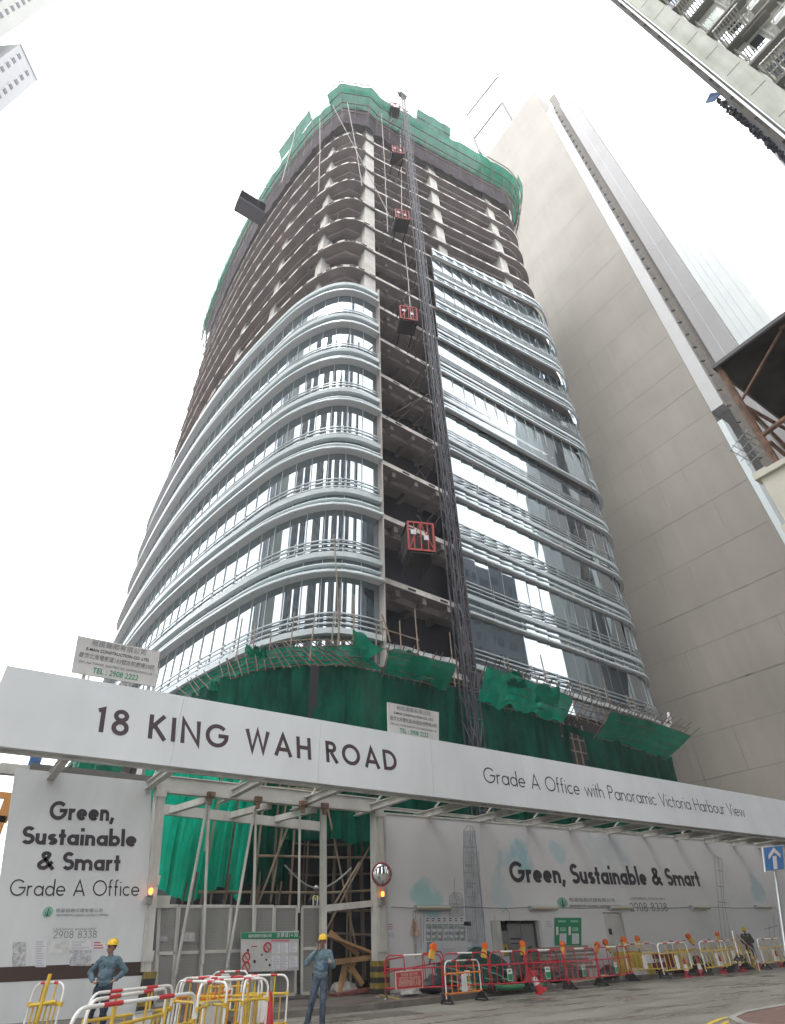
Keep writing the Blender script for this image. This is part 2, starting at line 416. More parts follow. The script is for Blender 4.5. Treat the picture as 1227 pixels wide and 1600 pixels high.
# =================================================================== SETTING
def flat(name, poly, z, m, thick=None):
    mb = MB()
    if thick: mb.prism(poly, z-thick, z)
    else: mb.quad(*[(x, y, z) for x, y in poly])
    o = mb.build(name, m); o['kind'] = 'structure'; return o
def road_mat(name, c0, c1, wet):
    m = bpy.data.materials.new(name); m.use_nodes = True; t = m.node_tree; p = t.nodes['Principled BSDF']; L = t.links.new
    tc = t.nodes.new('ShaderNodeTexCoord'); mp = t.nodes.new('ShaderNodeMapping'); mp.inputs['Scale'].default_value = (.35, 1.3, 1)
    mp.inputs['Rotation'].default_value = (0, 0, R(-12))
    n = t.nodes.new('ShaderNodeTexNoise'); n.inputs['Scale'].default_value = .8; n.inputs['Detail'].default_value = 7; n.inputs['Roughness'].default_value = .62
    n2 = t.nodes.new('ShaderNodeTexNoise'); n2.inputs['Scale'].default_value = 45; n2.inputs['Detail'].default_value = 3
    r = t.nodes.new('ShaderNodeValToRGB'); r.color_ramp.elements[0].position = .32; r.color_ramp.elements[1].position = .68
    r.color_ramp.elements[0].color = (*c0, 1); r.color_ramp.elements[1].color = (*c1, 1)
    r2 = t.nodes.new('ShaderNodeMapRange'); r2.inputs[1].default_value = .4; r2.inputs[2].default_value = .6; r2.inputs[3].default_value = wet; r2.inputs[4].default_value = .75
    mm = t.nodes.new('ShaderNodeMixRGB'); mm.blend_type = 'OVERLAY'; mm.inputs[0].default_value = .35
    L(tc.outputs['Object'], mp.inputs[0]); L(mp.outputs[0], n.inputs['Vector']); L(tc.outputs['Object'], n2.inputs['Vector'])
    L(n.outputs['Fac'], r.inputs[0]); L(n.outputs['Fac'], r2.inputs[0]); L(r.outputs[0], mm.inputs[1]); L(n2.outputs['Fac'], mm.inputs[2])
    L(mm.outputs[0], p.inputs['Base Color']); L(r2.outputs[0], p.inputs['Roughness'])
    b = t.nodes.new('ShaderNodeBump'); b.inputs['Strength'].default_value = .25; b.inputs['Distance'].default_value = .01
    L(n2.outputs['Fac'], b.inputs['Height']); L(b.outputs[0], p.inputs['Normal'])
    return m
M_road = road_mat('wet_concrete_road', (.14, .13, .113), (.21, .20, .172), .2)
M_pave = road_mat('dirty_pavement', (.07, .058, .05), (.15, .125, .11), .25)
M_site = road_mat('site_floor', (.08, .07, .06), (.16, .14, .12), .5)
M_redpave = mat('red_paving', (.16, .09, .075), .6, var=.3, scale=6)
flat('ground', [(-900, -900), (900, -900), (900, 900), (-900, 900)], -.02, M_site)
flat('road', [(-200, -9.5), (200, -9.5), (200, 22.5), (-200, 22.5)], 0.0, M_road)
kerb = [(-60, 18.6), (11.7, 18.7), (14.1, 18.95), (18.1, 19.8), (22.4, 20.4), (26.3, 20.8), (33, 21.1), (75, 21.3)]
flat('pavement', kerb+[(75, 26), (-60, 26)], .14, M_pave, .16)
mb = MB()
for a, b in zip(kerb[:-1], kerb[1:]):
    mb.beam((a[0], a[1]-.07, .075), (b[0], b[1]-.07, .075), .15, .155)
o = mb.build('kerb', mat('kerb_stone', (.13, .115, .10), .6, var=.35, scale=2)); o['kind'] = 'structure'
mb = MB()
for a, b in [((582, 1551), (624, 1561)), ((500, 1556), (582, 1551))]:
    p, q = atZ(*a, .147), atZ(*b, .147); mb.beam((p.x, p.y, .1445), (q.x, q.y, .1445), .13, .004)
o = mb.build('yellow_gate_line', mat('worn_yellow', (.45, .30, .03), .7, var=.4, scale=6)); o['kind'] = 'structure'
# near corner of red paving with double yellow lines, bottom right
def poly_line(pts, off):
    out = []
    for i, p in enumerate(pts):
        a = pts[max(0, i-1)]; b = pts[min(len(pts)-1, i+1)]; d = Vector((b[0]-a[0], b[1]-a[1])).normalized()
        out.append((p[0]-d.y*off, p[1]+d.x*off))
    return out
cor = [(13.2, 4.0), (13.3, 7.0), (13.7, 8.4), (14.5, 9.1), (15.6, 9.45), (18, 9.6), (40, 9.9), (90, 10.2)]
flat('corner_pavement', cor+[(90, 3.2), (13.2, 3.2)], .13, M_redpave, .15)
mb = MB()
for a, b in zip(cor[:-1], cor[1:]): mb.beam((*a, .07), (*b, .07), .16, .145)
o = mb.build('corner_kerb', mat('kerb_stone2', (.30, .29, .27), .6, var=.25, scale=2)); o['kind'] = 'structure'
mb = MB()
for off in (.28, .55):
    pl = poly_line(cor, off)
    for a, b in zip(pl[:-1], pl[1:]): mb.beam((*a, .003), (*b, .003), .1, .004)
o = mb.build('double_yellow_lines', mat('road_yellow', (.62, .44, .03), .6, var=.25, scale=5)); o['kind'] = 'structure'
mb = MB()
for x, y, w_, l in ((11.2, 17.2, 1.8, 1.1), (16.5, 16.6, 1.3, .8), (22, 17.4, .9, .9)):
    mb.box((x, y, .002), (w_, l, .006), rz=-.1)
o = mb.build('steel_cover_plate', mat('dark_steel', (.10, .09, .08), .6, metal=.2, var=.3)); o['kind'] = 'structure'

# =================================================================== THE TOWER
P0 = (18.0, 27.0)
LEFT = [(14, 86.5), (11.5, 85.5), (9.3, 83.4), (8.1, 80.5), (7.7, 75), (7.45, 68), (7.4, 62), (7.55, 55.5), (7.9, 50), (8.5, 45), (9.3, 40), (10.0, 36.8), (10.55, 34.3), (11.1, 32.4), (11.8, 30.8), (12.6, 29.4), (13.7, 28.1), (14.9, 27.35), (16.3, 27.0)]
RT = [(15, 50.5, 29.5), (20, 50.5, 29.5), (30, 51.6, 29.7), (40, 51.8, 29.2), (50, 50.2, 27.9), (60, 47.3, 26.2), (70, 44.9, 25.0), (80, 44.4, 24.6), (120, 45.6, 24.6)]
def rend(z):
    if z <= RT[0][0]: return RT[0][1:]
    for a, b in zip(RT[:-1], RT[1:]):
        if z <= b[0]:
            t = (z-a[0])/(b[0]-a[0]); return (a[1]+(b[1]-a[1])*t, a[2]+(b[2]-a[2])*t)
    return RT[-1][1:]
def right_line(z):
    rx, ry = rend(z); ex, ey = rx-3.3, ry-.9
    a = math.atan2(ey-P0[1], ex-P0[0]); r = 6.0
    cx, cy = ex-r*math.sin(a), ey+r*math.cos(a)
    pts = []
    for i in range(0, 12):
        t = a-PI/2+R(100)*i/11
        pts.append((cx+r*math.cos(t), cy+r*math.sin(t)))
    return (ex, ey), pts
def run(z, side):
    (ex, ey), arcp = right_line(z)
    if side == 'left': return LEFT+[P0]
    if side == 'right':
        t = (25.9-P0[0])/(ex-P0[0]); s0 = (25.9, P0[1]+(ey-P0[1])*t)
        return [s0]+arcp+[(arcp[-1][0]-1.5, arcp[-1][1]+10)]
    if side == 'full': return LEFT+[P0]+arcp+[(arcp[-1][0]-3, 62), (40, 84), (20, 87)]
def resample(p, step):
    out = [p[0]]
    for a, b in zip(p[:-1], p[1:]):
        L = math.hypot(b[0]-a[0], b[1]-a[1]); n = max(1, round(L/step))
        for i in range(1, n+1): out.append((a[0]+(b[0]-a[0])*i/n, a[1]+(b[1]-a[1])*i/n))
    return out
def normals(p, closed=False):
    out = []; n = len(p)
    for i in range(n):
        a = p[i-1] if (i > 0 or closed) else p[i]; b = p[(i+1) % n] if (i < n-1 or closed) else p[i]
        d1 = Vector((p[i][0]-a[0], p[i][1]-a[1])); d2 = Vector((b[0]-p[i][0], b[1]-p[i][1]))
        d1 = d1.normalized() if d1.length > 1e-6 else d2.normalized(); d2 = d2.normalized() if d2.length > 1e-6 else d1
        m = (Vector((d1.y, -d1.x))+Vector((d2.y, -d2.x))).normalized()
        out.append(m/max(.5, m.dot(Vector((d1.y, -d1.x)))))
    return out
def offset(p, o, closed=False):
    return [(q[0]+n.x*o, q[1]+n.y*o) for q, n in zip(p, normals(p, closed))]
def sweep(mb, path, prof, z, closed=False):
    N = normals(path, closed); b = len(mb.v); k = len(prof)
    for q, n in zip(path, N):
        for o, dz in prof: mb.v.append((q[0]+n.x*o, q[1]+n.y*o, z+dz))
    L = len(path)
    for i in range(L if closed else L-1):
        A = b+i*k; B = b+((i+1) % L)*k
        for j in range(k):
            mb.f.append((A+j, B+j, B+(j+1) % k, A+(j+1) % k)); mb.m.append(mb.mi)
    if not closed:
        mb.f.append(tuple(b+j for j in range(k))); mb.m.append(mb.mi)
        mb.f.append(tuple(b+(L-1)*k+j for j in reversed(range(k)))); mb.m.append(mb.mi)
PITCH_F = 5.6
S0 = 21.4
tower = thing('office_tower', 'tall office tower under construction, glazed with curved silver bands below and bare concrete floors above', 'building', (26, 45, 0))
GI = -.5; SI = -.9                                    # glass line inset from the fin line
for k in range(-1, 17):
    zs = S0+PITCH_F*k
    full = offset(run(zs, 'full'), SI-.05, True)
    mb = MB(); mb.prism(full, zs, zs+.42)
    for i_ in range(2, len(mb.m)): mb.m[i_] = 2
    if k >= 0:
        mb.mi = 1
        bay = [(P0[0]+x, P0[1]+.9) for x in (1, 4, 7)]
        pl = resample(offset(run(zs, 'full'), SI-.05, True)[:len(LEFT)+3], 3.1)
        nn = normals(pl)
        for i in range(len(pl)-1):
            if (k < 7 and pl[i][0] < 18) or (k < 10 and pl[i][0] > 26): continue
            a = Vector((*pl[i], zs+.19)); n = nn[i]; d = Vector((-n.y, n.x, 0)); n3 = Vector((n.x, n.y, 0))
            a = a+d*random.uniform(-.6, .6)
            mb.beam(a-d*.35+n3*.01, a+d*.35+n3*.01, .06, .14)
        mb.mi = 0
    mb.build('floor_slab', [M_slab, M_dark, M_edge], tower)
    if k < 0: continue
    # perimeter and secondary beams under the slab
    mb = MB()
    pl = offset(run(zs, 'full'), SI-1.1, True)
    chord = [p for i, p in enumerate(pl) if not (11 <= i <= 18)]
    ap = (15.2, 29.75)
    chord = pl[:11]+[(13.2, 32.6), ap, (18.3, 29.2)]+pl[len(LEFT)+1:]
    sweep(mb, chord, [(-.3, -.55), (.2, -.55), (.2, -.004), (-.3, -.004)], zs, True)
    inner = offset(run(zs, 'full'), SI-3.6, True)
    sweep(mb, inner, [(-.2, -.55), (.2, -.55), (.2, -.004), (-.2, -.004)], zs, True)
    for y in (34, 38, 42.5, 47, 51.5, 56, 60.5, 65, 69.5, 74):
        x0 = min(p[0] for p in pl if abs(p[1]-y) < 6)
        mb.bx(x0+.4, x0+7, y-.2, y+.2, zs-.5, zs-.006)
    for x in (20, 22.3, 24.6, 27.5, 30, 32.5, 35, 37.5, 40):
        mb.bx(x-.18, x+.18, 28.4, 35, zs-.5, zs-.008)
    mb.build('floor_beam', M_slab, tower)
mb = MB(); mb.bx(19.2, 28, 31.2, 31.5, 15, 72); mb.bx(19.0, 19.2, 29.6, 31.5, 15, 72); mb.build('bay_shade_sheet', M_bayd, tower)  # added near-black sheets standing in for the deep shade inside the bay
# columns (tilting with the gently turning east front)
def col(x0, y0, x1, y1, s, ang=0.0, z1=106.5):
    mb = MB()
    zs_ = [10.2, 30, 60, 90, z1]
    for a, b in zip(zs_[:-1], zs_[1:]):
        pa = (x0+(x1-x0)*a/z1, y0+(y1-y0)*a/z1); pb = (x0+(x1-x0)*b/z1, y0+(y1-y0)*b/z1)
        bb = len(mb.v)
        for p, z in ((pa, a), (pb, b)):
            for dx, dy in ((-s, -s), (s, -s), (s, s), (-s, s)):
                mb.v.append((p[0]+dx*math.cos(ang)-dy*math.sin(ang), p[1]+dx*math.sin(ang)+dy*math.cos(ang), z))
        for f in ((0, 1, 5, 4), (1, 2, 6, 5), (2, 3, 7, 6), (3, 0, 4, 7)): mb.f.append(tuple(bb+i for i in f)); mb.m.append(0)
    mb.build('column', M_col, tower)
col(17.6, 28.95, 17.6, 28.95, .72)
def colr(fr, dd):
    mb = MB()
    for k in range(-1, 16):
        z = S0+PITCH_F*k+.42; zz = z+3; (ex, ey), _ = right_line(zz)
        x = P0[0]+(ex-P0[0])*fr; y = P0[1]+(ey-P0[1])*fr+dd
        mb.bx(x-.72, x+.72, y-.72, y+.72, z, z+PITCH_F-.42)
    mb.build('column', M_col, tower)
colr(.46, 2.2); colr(.93, 2.3)
for x, y in ((13.65, 32.5), (11.55, 41.0), (10.3, 49.6), (9.85, 58.2), (9.8, 66.8), (10.2, 75.4)): col(x, y, x, y, .62, ang=.12)
mb = MB()
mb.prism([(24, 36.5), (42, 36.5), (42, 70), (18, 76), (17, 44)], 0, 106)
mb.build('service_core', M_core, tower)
mb = MB(); full = offset(run(110, 'full'), SI-.1, True); mb.prism(full, 110.9, 111.3); mb.build('roof', M_slab, tower)
# glazing levels
def chaikin(p, it=2):
    for _ in range(it):
        q = [p[0]]
        for a, b in zip(p[:-1], p[1:]): q += [(a[0]*.75+b[0]*.25, a[1]*.75+b[1]*.25), (a[0]*.25+b[0]*.75, a[1]*.25+b[1]*.75)]
        p = q+[p[-1]]
    return p
def even(p, step):
    Ls = [0]
    for a, b in zip(p[:-1], p[1:]): Ls.append(Ls[-1]+math.hypot(b[0]-a[0], b[1]-a[1]))
    n = max(2, round(Ls[-1]/step)); out = []; i = 0
    for m in range(n+1):
        d = Ls[-1]*m/n
        while i < len(p)-2 and Ls[i+1] < d: i += 1
        u = (d-Ls[i])/max(1e-9, Ls[i+1]-Ls[i]); out.append((p[i][0]+(p[i+1][0]-p[i][0])*u, p[i][1]+(p[i+1][1]-p[i][1])*u))
    return out
LSM = chaikin(LEFT+[P0], 3)
for k in range(-1, 10):
    zs = S0+PITCH_F*k-.6
    for side in ('left', 'right'):
        if side == 'left' and k > 6: continue
        GI = -.74 if side == 'left' else -.5
        zt = zs+PITCH_F if not ((side == 'left' and k == 6) or (side == 'right' and k == 9)) else zs+2.0
        src0, src1 = (LSM, LSM) if side == 'left' else (run(zs, side), run(zt, side))
        base, top = (even(src0, 1.55), even(src1, 1.55)) if side == 'left' else (resample(src0, 1.55), resample(src1, 1.55))
        if len(top) != len(base): top = base
        gb = offset(base, GI); gt = offset(top, GI)
        mb = MB(); mu = MB()
        if side == 'left':      # bent glass: one smooth curved sheet
            fine = offset(even(LSM, .5), GI); b0_ = len(mb.v)
            for q in fine: mb.v += [(q[0], q[1], zs), (q[0], q[1], zt)]
            for i in range(len(fine)-1): mb.f.append((b0_+2*i, b0_+2*i+2, b0_+2*i+3, b0_+2*i+1)); mb.m.append(0)
        for i in range(len(gb)-1):
            j = random.uniform(-.012, .012); j2 = random.uniform(-.012, .012)
            n = normals([gb[i], gb[i+1]])[0]
            a, b, c, d = gb[i], gb[i+1], gt[i+1], gt[i]
            if side == 'right' and a[0] < run(zs, side)[1][0]-.5:
                my = (a[1]+b[1]+c[1]+d[1])/4-.05
                a, b, c, d = (a[0], my), (b[0], my), (b[0], my), (a[0], my)
            if side == 'right': mb.quad((a[0]+n.x*j, a[1]+n.y*j, zs), (b[0]-n.x*j, b[1]-n.y*j, zs), (c[0]+n.x*j2, c[1]+n.y*j2, zt), (d[0]-n.x*j2, d[1]-n.y*j2, zt))
            mu.beam((gb[i][0]+n.x*.03, gb[i][1]+n.y*.03, zs), (gt[i][0]+n.x*.03, gt[i][1]+n.y*.03, zt), .045, .06, (n.x, n.y, 0))
        g = mb.build('glazing', M_glass, tower, smooth=(side == 'left'))
        mu.build('mullion', M_mull, g)
        mid = even(LSM, 1.0) if side == 'left' else run(zs, side)
        fs = 1.7 if side == 'left' else (.6 if k > 4 else 1.0)
        gl = offset(mid, GI)
        mb = MB()
        if k >= 0:
            mb.mi = 1; sweep(mb, gl, [(o_*fs, z_) for o_, z_ in [(.0, .02), (.4, .0), (.4, .03), (0, .05)]], zs)
            mb.mi = 0; sweep(mb, gl, [(o_*fs, z_) for o_, z_ in [(0, .06), (.43, .035), (.43, .2), (0, .3)]], zs)
            sweep(mb, gl, [(o_*fs, z_) for o_, z_ in [(0, .84), (.2, .82), (.2, .91), (0, .91)]], zs)
        else: mb.mi = 0
        sweep(mb, gl, [(o_*fs, z_) for o_, z_ in [(0, 1.42), (.3, 1.36), (.34, 1.7), (0, 1.78)]], zs)
        mb.build('sun_shade', [M_fin, M_soff], tower)
        mb = MB()
        for dz, o_ in ((2.15, .12), (2.5, .15), (2.85, .12)) if fs > .7 else ((2.15, .06), (2.5, .08), (2.85, .06)):
            if zs+dz+.1 < zt: sweep(mb, gl, [(o_, dz), (o_+.09, dz), (o_+.09, dz+.09), (o_, dz+.09)], zs)
        gs = even(gl, 3.1) if side == 'left' else resample(gl, 3.1); ns = normals(gs)
        for q, n in zip(gs, ns):
            if k >= 0: mb.box((q[0]+n.x*.36*fs, q[1]+n.y*.36*fs, zs-.03), (.09, .09, .1))
            if zs+3 < zt:
                mb.box((q[0]+n.x*.25, q[1]+n.y*.25, zs+2.5), (.05, .05, 1.0)); mb.box((q[0]+n.x*.14, q[1]+n.y*.14, zs+2.5), (.26, .05, .05), rz=math.atan2(n.y, n.x))
        mb.build('rail', M_rail, tower)
random.seed(21)
for k in range(7, 16):
    zs = S0+PITCH_F*k+.42; mb = MB(); pl = resample(offset(run(zs, 'full'), SI-.8, True)[2:len(LEFT)+3], 1.0)
    for q in pl:
        if k < 10 and q[0] > 25: continue
        u = random.random()
        if u < .13: mb.tube([(q[0]+.2, q[1]+.2, zs), (q[0]+.25, q[1]+.25, zs+PITCH_F-.42)], .045, 5)
        elif u < .19: mb.box((q[0]+.8, q[1]+1.2, zs+.4), (.9, .6, .8), rz=random.random())
        elif u < .25: mb.box((q[0]+.1, q[1]+.1, zs+.5), (.05, .05, 1.0)); mb.box((q[0]+.1, q[1]+.5, zs+.9), (.04, 1.2, .04))
        elif u < .28: mb.box((q[0]+.6, q[1]+.8, zs+1.6), (.06, 1.6, 3.0), rz=random.uniform(-.6, .6))
    o = mb.build('floor_clutter', mat('clutter', (.20, .17, .15), .8, var=.5, scale=1.3), tower); o['kind'] = 'stuff'
# end plates of the curtain wall at the open bay
mb = MB()
mb.bx(17.98, 18.06, 27.1, 28.0, 15, 57)
mb.build('end_plate', M_conc, tower)
mb = MB(); mb.bx(25.75, 25.85, 27.6, 28.2, 15, 73.5)
mb.build('end_plate', M_dark, tower)
# cables and drop lines hanging in the open floors
mb = MB()
for a, b in [((468, 175), (440, 285)), ((500, 185), (498, 300)), ((520, 165), (610, 340)), ((543, 160), (566, 290)), ((596, 175), (606, 362)), ((625, 195), (628, 330)), ((632, 380), (643, 505))]:
    p, q = atY(*a, 26.2), atY(*b, 26.2)
    mb.tube([p, (p+q)/2+Vector((.1, 0, 0)), q], .05, 5)
mb.build('hanging_rope', mat('rope', (.5, .48, .46), .8), tower)
settle(tower)

# ------------------------------------------------------------------ construction hoist mast
mast = thing('hoist_mast', 'dark steel lattice hoist mast climbing the open bay of the tower', 'hoist mast', (21.05, 23.3, 0))
mb = MB(); mx_, my_, mt_ = 21.05, 23.3, 113.6
rail_x = (-.43, -.08, .08, .43)
for x in rail_x:
    for y in (-.32, .32): mb.bx(mx_+x-.035, mx_+x+.035, my_+y-.035, my_+y+.035, 0, mt_)
mb.build('mast_rail', mat('mast_steel', (.045, .04, .05), .55, metal=.3, var=.3, scale=1.2, col2=(.12, .12, .14)), mast)
mb = MB(); z = .6; s = 1
while z < mt_-1.5:
    for x0, x1 in ((-.43, -.08), (.08, .43)):
        for y in (-.32,):
            mb.beam((mx_+x0, my_+y, z), (mx_+x1, my_+y, z), .04, .04)
            mb.beam((mx_+(x0 if s > 0 else x1), my_+y, z), (mx_+(x1 if s > 0 else x0), my_+y, z+1.5), .032, .032)
        mb.beam((mx_+x0, my_-.32, z), (mx_+x0, my_+.32, z+1.5), .028, .028)
    z += 1.5; s = -s
mb.build('mast_lattice', mat('mast_brace', (.05, .05, .058), .5, metal=.3, var=.4, scale=1.1, col2=(.22, .23, .26)), mast)
for k in range(1, 16):
    mb = MB()
    z = S0+PITCH_F*k+.2
    for s in ((1, -1) if k % 3 == 0 else (1,)):
        mb.tube([(mx_+.4*s, my_+.3, z-.2), (mx_+1.9*s, 28, z)], .045, 6)
        mb.tube([(mx_+.4*s, my_+.3, z), (mx_+.9*s, 28, z)], .04, 6)
    mb.tube([(mx_+2.0, 27.9, z-.05), (mx_-.3, 26.6, z+.02)], .04, 6)
    mb.build('wall_tie', M_bamd, mast)
mb = MB(); mb.bx(mx_-.7, mx_+.7, my_-.4, my_+.4, mt_, mt_+.15); mb.bx(mx_-1.1, mx_-.75, my_-.15, my_+.15, mt_-.3, mt_+.7); mb.build('mast_cap', M_rail, mast)
settle(mast)

# ------------------------------------------------------------------ red loading cages in the open bay
lab = ['red steel loading cage lowest in the open bay, nearest the street', 'red steel loading cage second from the bottom, level with the topmost curved glass floors', 'red steel loading cage third up the bay, at the first bare floors', 'red steel loading cage fourth up the bay, below the netting', 'small red loading cage at the very top against the green netting']
M_cage = mat('red_cage_steel', (.34, .035, .025), .5, var=.35, scale=3)
M_cagef = mat('dark_mesh_panel', (.022, .014, .015), .8)
for i, (p, sc) in enumerate((((652, 852), .95), ((635, 503), .88), ((626, 348), .88), ((620, 246), .88), ((616, 174), .8))):
    q = atY(*p, 25.2)
    if i == 0:
        c0 = thing('loading_cage', lab[0], 'loading cage', (0, 0, 0), 0, 'red loading cages in the open bay')
        mb = MB()
        for x in (-.95, .95):
            for y in (-1.1, .7): mb.bx(x-.07, x+.07, y-.07, y+.07, -1.25, 1.25)
        for z in (-1.2, 1.2):
            for y in (-1.1, .7): mb.bx(-.95, .95, y-.06, y+.06, z-.07, z+.07)
            for x in (-.95, .95): mb.bx(x-.06, x+.06, -1.1, .7, z-.07, z+.07)
        mb.build('cage_frame', M_cagef, c0)
        mb = MB(); mb.bx(-.04, .04, -1.16, -1.1, -1.2, 1.2); mb.bx(-1, -.86, -1.18, -1.06, -1.25, 1.25); mb.bx(.86, 1, -1.18, -1.06, -1.25, 1.25); mb.bx(-.86, .86, -1.18, -1.06, 1.12, 1.26); mb.bx(-.86, .86, -1.18, -1.06, -1.26, -1.1)
        mb.beam((-.9, -1.14, -1.1), (-.05, -1.14, 1.1), .05, .07); mb.beam((.9, -1.14, -1.1), (.05, -1.14, 1.1), .05, .07)
        for x in (-.5, .5):
            mb.bx(x-.04, x+.04, -1.17, -1.12, -1.2, 1.2)
        mb.build('gate', M_cage, c0)
        mb = MB(); mb.bx(-.93, .93, -1.08, .68, -1.45, -1.28); mb.bx(-.93, -.88, -1.0, .65, -1.2, -.1); mb.bx(.88, .93, -1.0, .65, -1.2, 1.1); mb.bx(-.9, .9, .6, .65, -1.2, 1.1)
        mb.build('cage_floor', M_cagef, c0)
        mb = MB(); mb.bx(-.75, -.35, -1.2, -1.18, .1, .5); mb.bx(.2, .55, -1.2, -1.18, -.3, .1); mb.build('notice', M_paper, c0)
        mb = MB()
        for x in (-.7, .7): mb.bx(x-.07, x+.07, -1.0, 2.2, -1.58, -1.46)
        mb.build('support_beam', M_dark, c0)
        o = c0; o.location = q; o.scale = (sc,)*3; o.rotation_euler = (0, 0, -.38)
    else:
        o = copy_tree(c0, lab[i], q); o.scale = (sc,)*3
# dark platform jutting from the left flank
pl = thing('loading_platform', 'dark steel loading platform jutting from the upper left flank of the tower', 'platform', (6, 47, 98))
mb = MB(); mb.bx(3.7, 8.4, 46.0, 48.5, 98.3, 98.6); mb.build('deck', mat('platform_steel', (.09, .085, .10), .6, metal=.3), pl)
mb = MB()
for y in (46.0, 48.5): mb.bx(3.7, 8.0, y-.04, y+.04, 98.6, 101.0)
mb.bx(3.66, 3.74, 46.0, 48.5, 98.6, 101.0)
for x in (4.5, 5.6, 6.7): mb.bx(x-.05, x+.05, 45.9, 45.96, 98.3, 101.1); mb.build('side_panel', mat('platform_panel', (.10, .095, .11), .7), pl)
mb = MB(); mb.tube([(3.8, 46.0, 101.0), (8.2, 46, 108)], .05); mb.tube([(3.8, 48.5, 101.0), (8.2, 48.4, 108)], .05); mb.build('stay_cable', M_rail, pl)
settle(pl)

# =================================================================== NETS AND BAMBOO ON THE TOWER
def cloth(name, path0, path1, m, parent, z0, z1, step=.5, nz=10, amp=.25, freq=1.6, ragged=0.0, sag=0.0, seed=0, hole=None):
    """hanging or stretched net between a lower path (z0) and an upper path (z1), with folds"""
    n = max(4, int(sum(math.hypot(b[0]-a[0], b[1]-a[1]) for a, b in zip(path1[:-1], path1[1:]))/step))
    def samp(path, t):
        Ls = [0]
        for a, b in zip(path[:-1], path[1:]): Ls.append(Ls[-1]+math.hypot(b[0]-a[0], b[1]-a[1]))
        d = t*Ls[-1]
        for i in range(len(path)-1):
            if d <= Ls[i+1]+1e-9:
                u = (d-Ls[i])/max(1e-9, Ls[i+1]-Ls[i]); a, b = path[i], path[i+1]
                return Vector((a[0]+(b[0]-a[0])*u, a[1]+(b[1]-a[1])*u)), Vector((b[1]-a[1], -(b[0]-a[0]))).normalized(), d
    P = []
    for i in range(n+1):
        t = i/n; A, na, d = samp(path0, t); B, nb, _ = samp(path1, t); row = []
        f1 = noise.noise((d*freq, seed, 0)); f2 = noise.noise((d*freq*2.7, seed, 5))
        zb = (z0(t) if callable(z0) else z0); zt = (z1(t) if callable(z1) else z1)
        zb += ragged*noise.noise((d*.9, seed+3, 1)); zt += ragged*.7*noise.noise((d*.7, seed+7, 2))
        for j in range(nz+1):
            s = j/nz; p = A.lerp(B, s)
            g = amp*(1-.5*s)*(f1+.5*f2)+amp*.6*noise.noise((d*.6, s*2.2, seed+9))
            nn = na.lerp(nb, s)
            z = zb+(zt-zb)*s-sag*math.sin(PI*s)*(.6+.4*noise.noise((d*.25, seed, 8)))
            row.append((p.x+nn.x*g, p.y+nn.y*g, z))
        P.append(row)
    mb = MB()
    if hole:
        keep = MB(); b = 0; keep.v = [q for r_ in P for q in r_]; c = nz+1
        for i in range(n):
            for j in range(nz):
                if hole(i/n, j/nz): continue
                keep.f.append((i*c+j, i*c+j+1, (i+1)*c+j+1, (i+1)*c+j)); keep.m.append(0)
        mb = keep
    else: mb.grid(P)
    return mb.build(name, m, parent, smooth=True)
skirt = thing('roof_safety_netting', 'ring of bright green safety netting on bamboo round the top of the tower', 'netting', (26, 40, 106))
fullp = run(108, 'full')
base = LEFT[:11]+[(10.55, 34.0), (12.7, 28.4), (16.2, 26.7)]+fullp[len(LEFT):len(LEFT)+14]
base = resample(base, 2.2)
nL = max(i for i, q in enumerate(base) if q[0] < 12 and q[1] > 29)
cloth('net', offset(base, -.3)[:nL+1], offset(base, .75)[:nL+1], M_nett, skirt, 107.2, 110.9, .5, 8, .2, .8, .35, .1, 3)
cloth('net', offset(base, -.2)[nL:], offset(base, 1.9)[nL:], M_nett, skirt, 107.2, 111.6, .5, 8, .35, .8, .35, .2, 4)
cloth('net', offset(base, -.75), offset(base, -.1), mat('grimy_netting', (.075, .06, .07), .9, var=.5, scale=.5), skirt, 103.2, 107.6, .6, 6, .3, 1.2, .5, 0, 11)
up = offset(base, 2.65)
i0 = 3
for seg in ((nL-6, nL-1), (34, 38), (45, 53)):
    a, b = seg
    if b < len(base): cloth('net_flap', offset(base, .8 if b <= nL else 1.8)[a:b], offset(base, 1.7 if b <= nL else 2.7)[a:b], mat('faded_net', (.10, .26, .20), .9, var=.3, scale=1), skirt, 110.8, 113.6, .5, 6, .3, .8, .2, 0, a)
cloth('upper_net', offset(base, .8)[18:36], offset(base, .5)[18:36], M_netl, skirt, 111.2, 114.6, .5, 6, .3, .9, 1.0, 0, 21)
mb = MB()
for off, z in ((.6, 107.3), (1.2, 109.6), (2.1, 111.8), (.3, 104.4), (.3, 105.8)):
    sweep(mb, offset(base, off)[(nL if off > 1 else 0):], [(-.06, -.06), (.06, -.06), (.06, .06), (-.06, .06)], z)
nb = normals(base)
for i, (q, n) in enumerate(zip(base, nb)):
    e_ = .9 if i <= nL else 2.2
    mb.tube([(q[0]+n.x*.1, q[1]+n.y*.1, 103.0), (q[0]+n.x*e_, q[1]+n.y*e_, 111.6+random.uniform(-.4, .9))], .05, 5)
    mb.tube([(q[0]+n.x*.2, q[1]+n.y*.2, 101.8+random.uniform(-1, .5)), (q[0]+n.x*.4, q[1]+n.y*.4, 111)], .045, 5)
mb.build('bamboo_frame', M_bamd, skirt)
mb = MB(); sweep(mb, offset(run(108, 'full'), -.9, True), [(-.5, 0), (0, 0), (0, 3.6), (-.5, 3.6)], 106.9, True)
mb.build('formwork', mat('formwork_ply', (.10, .075, .075), .8, var=.4, scale=.7), skirt)
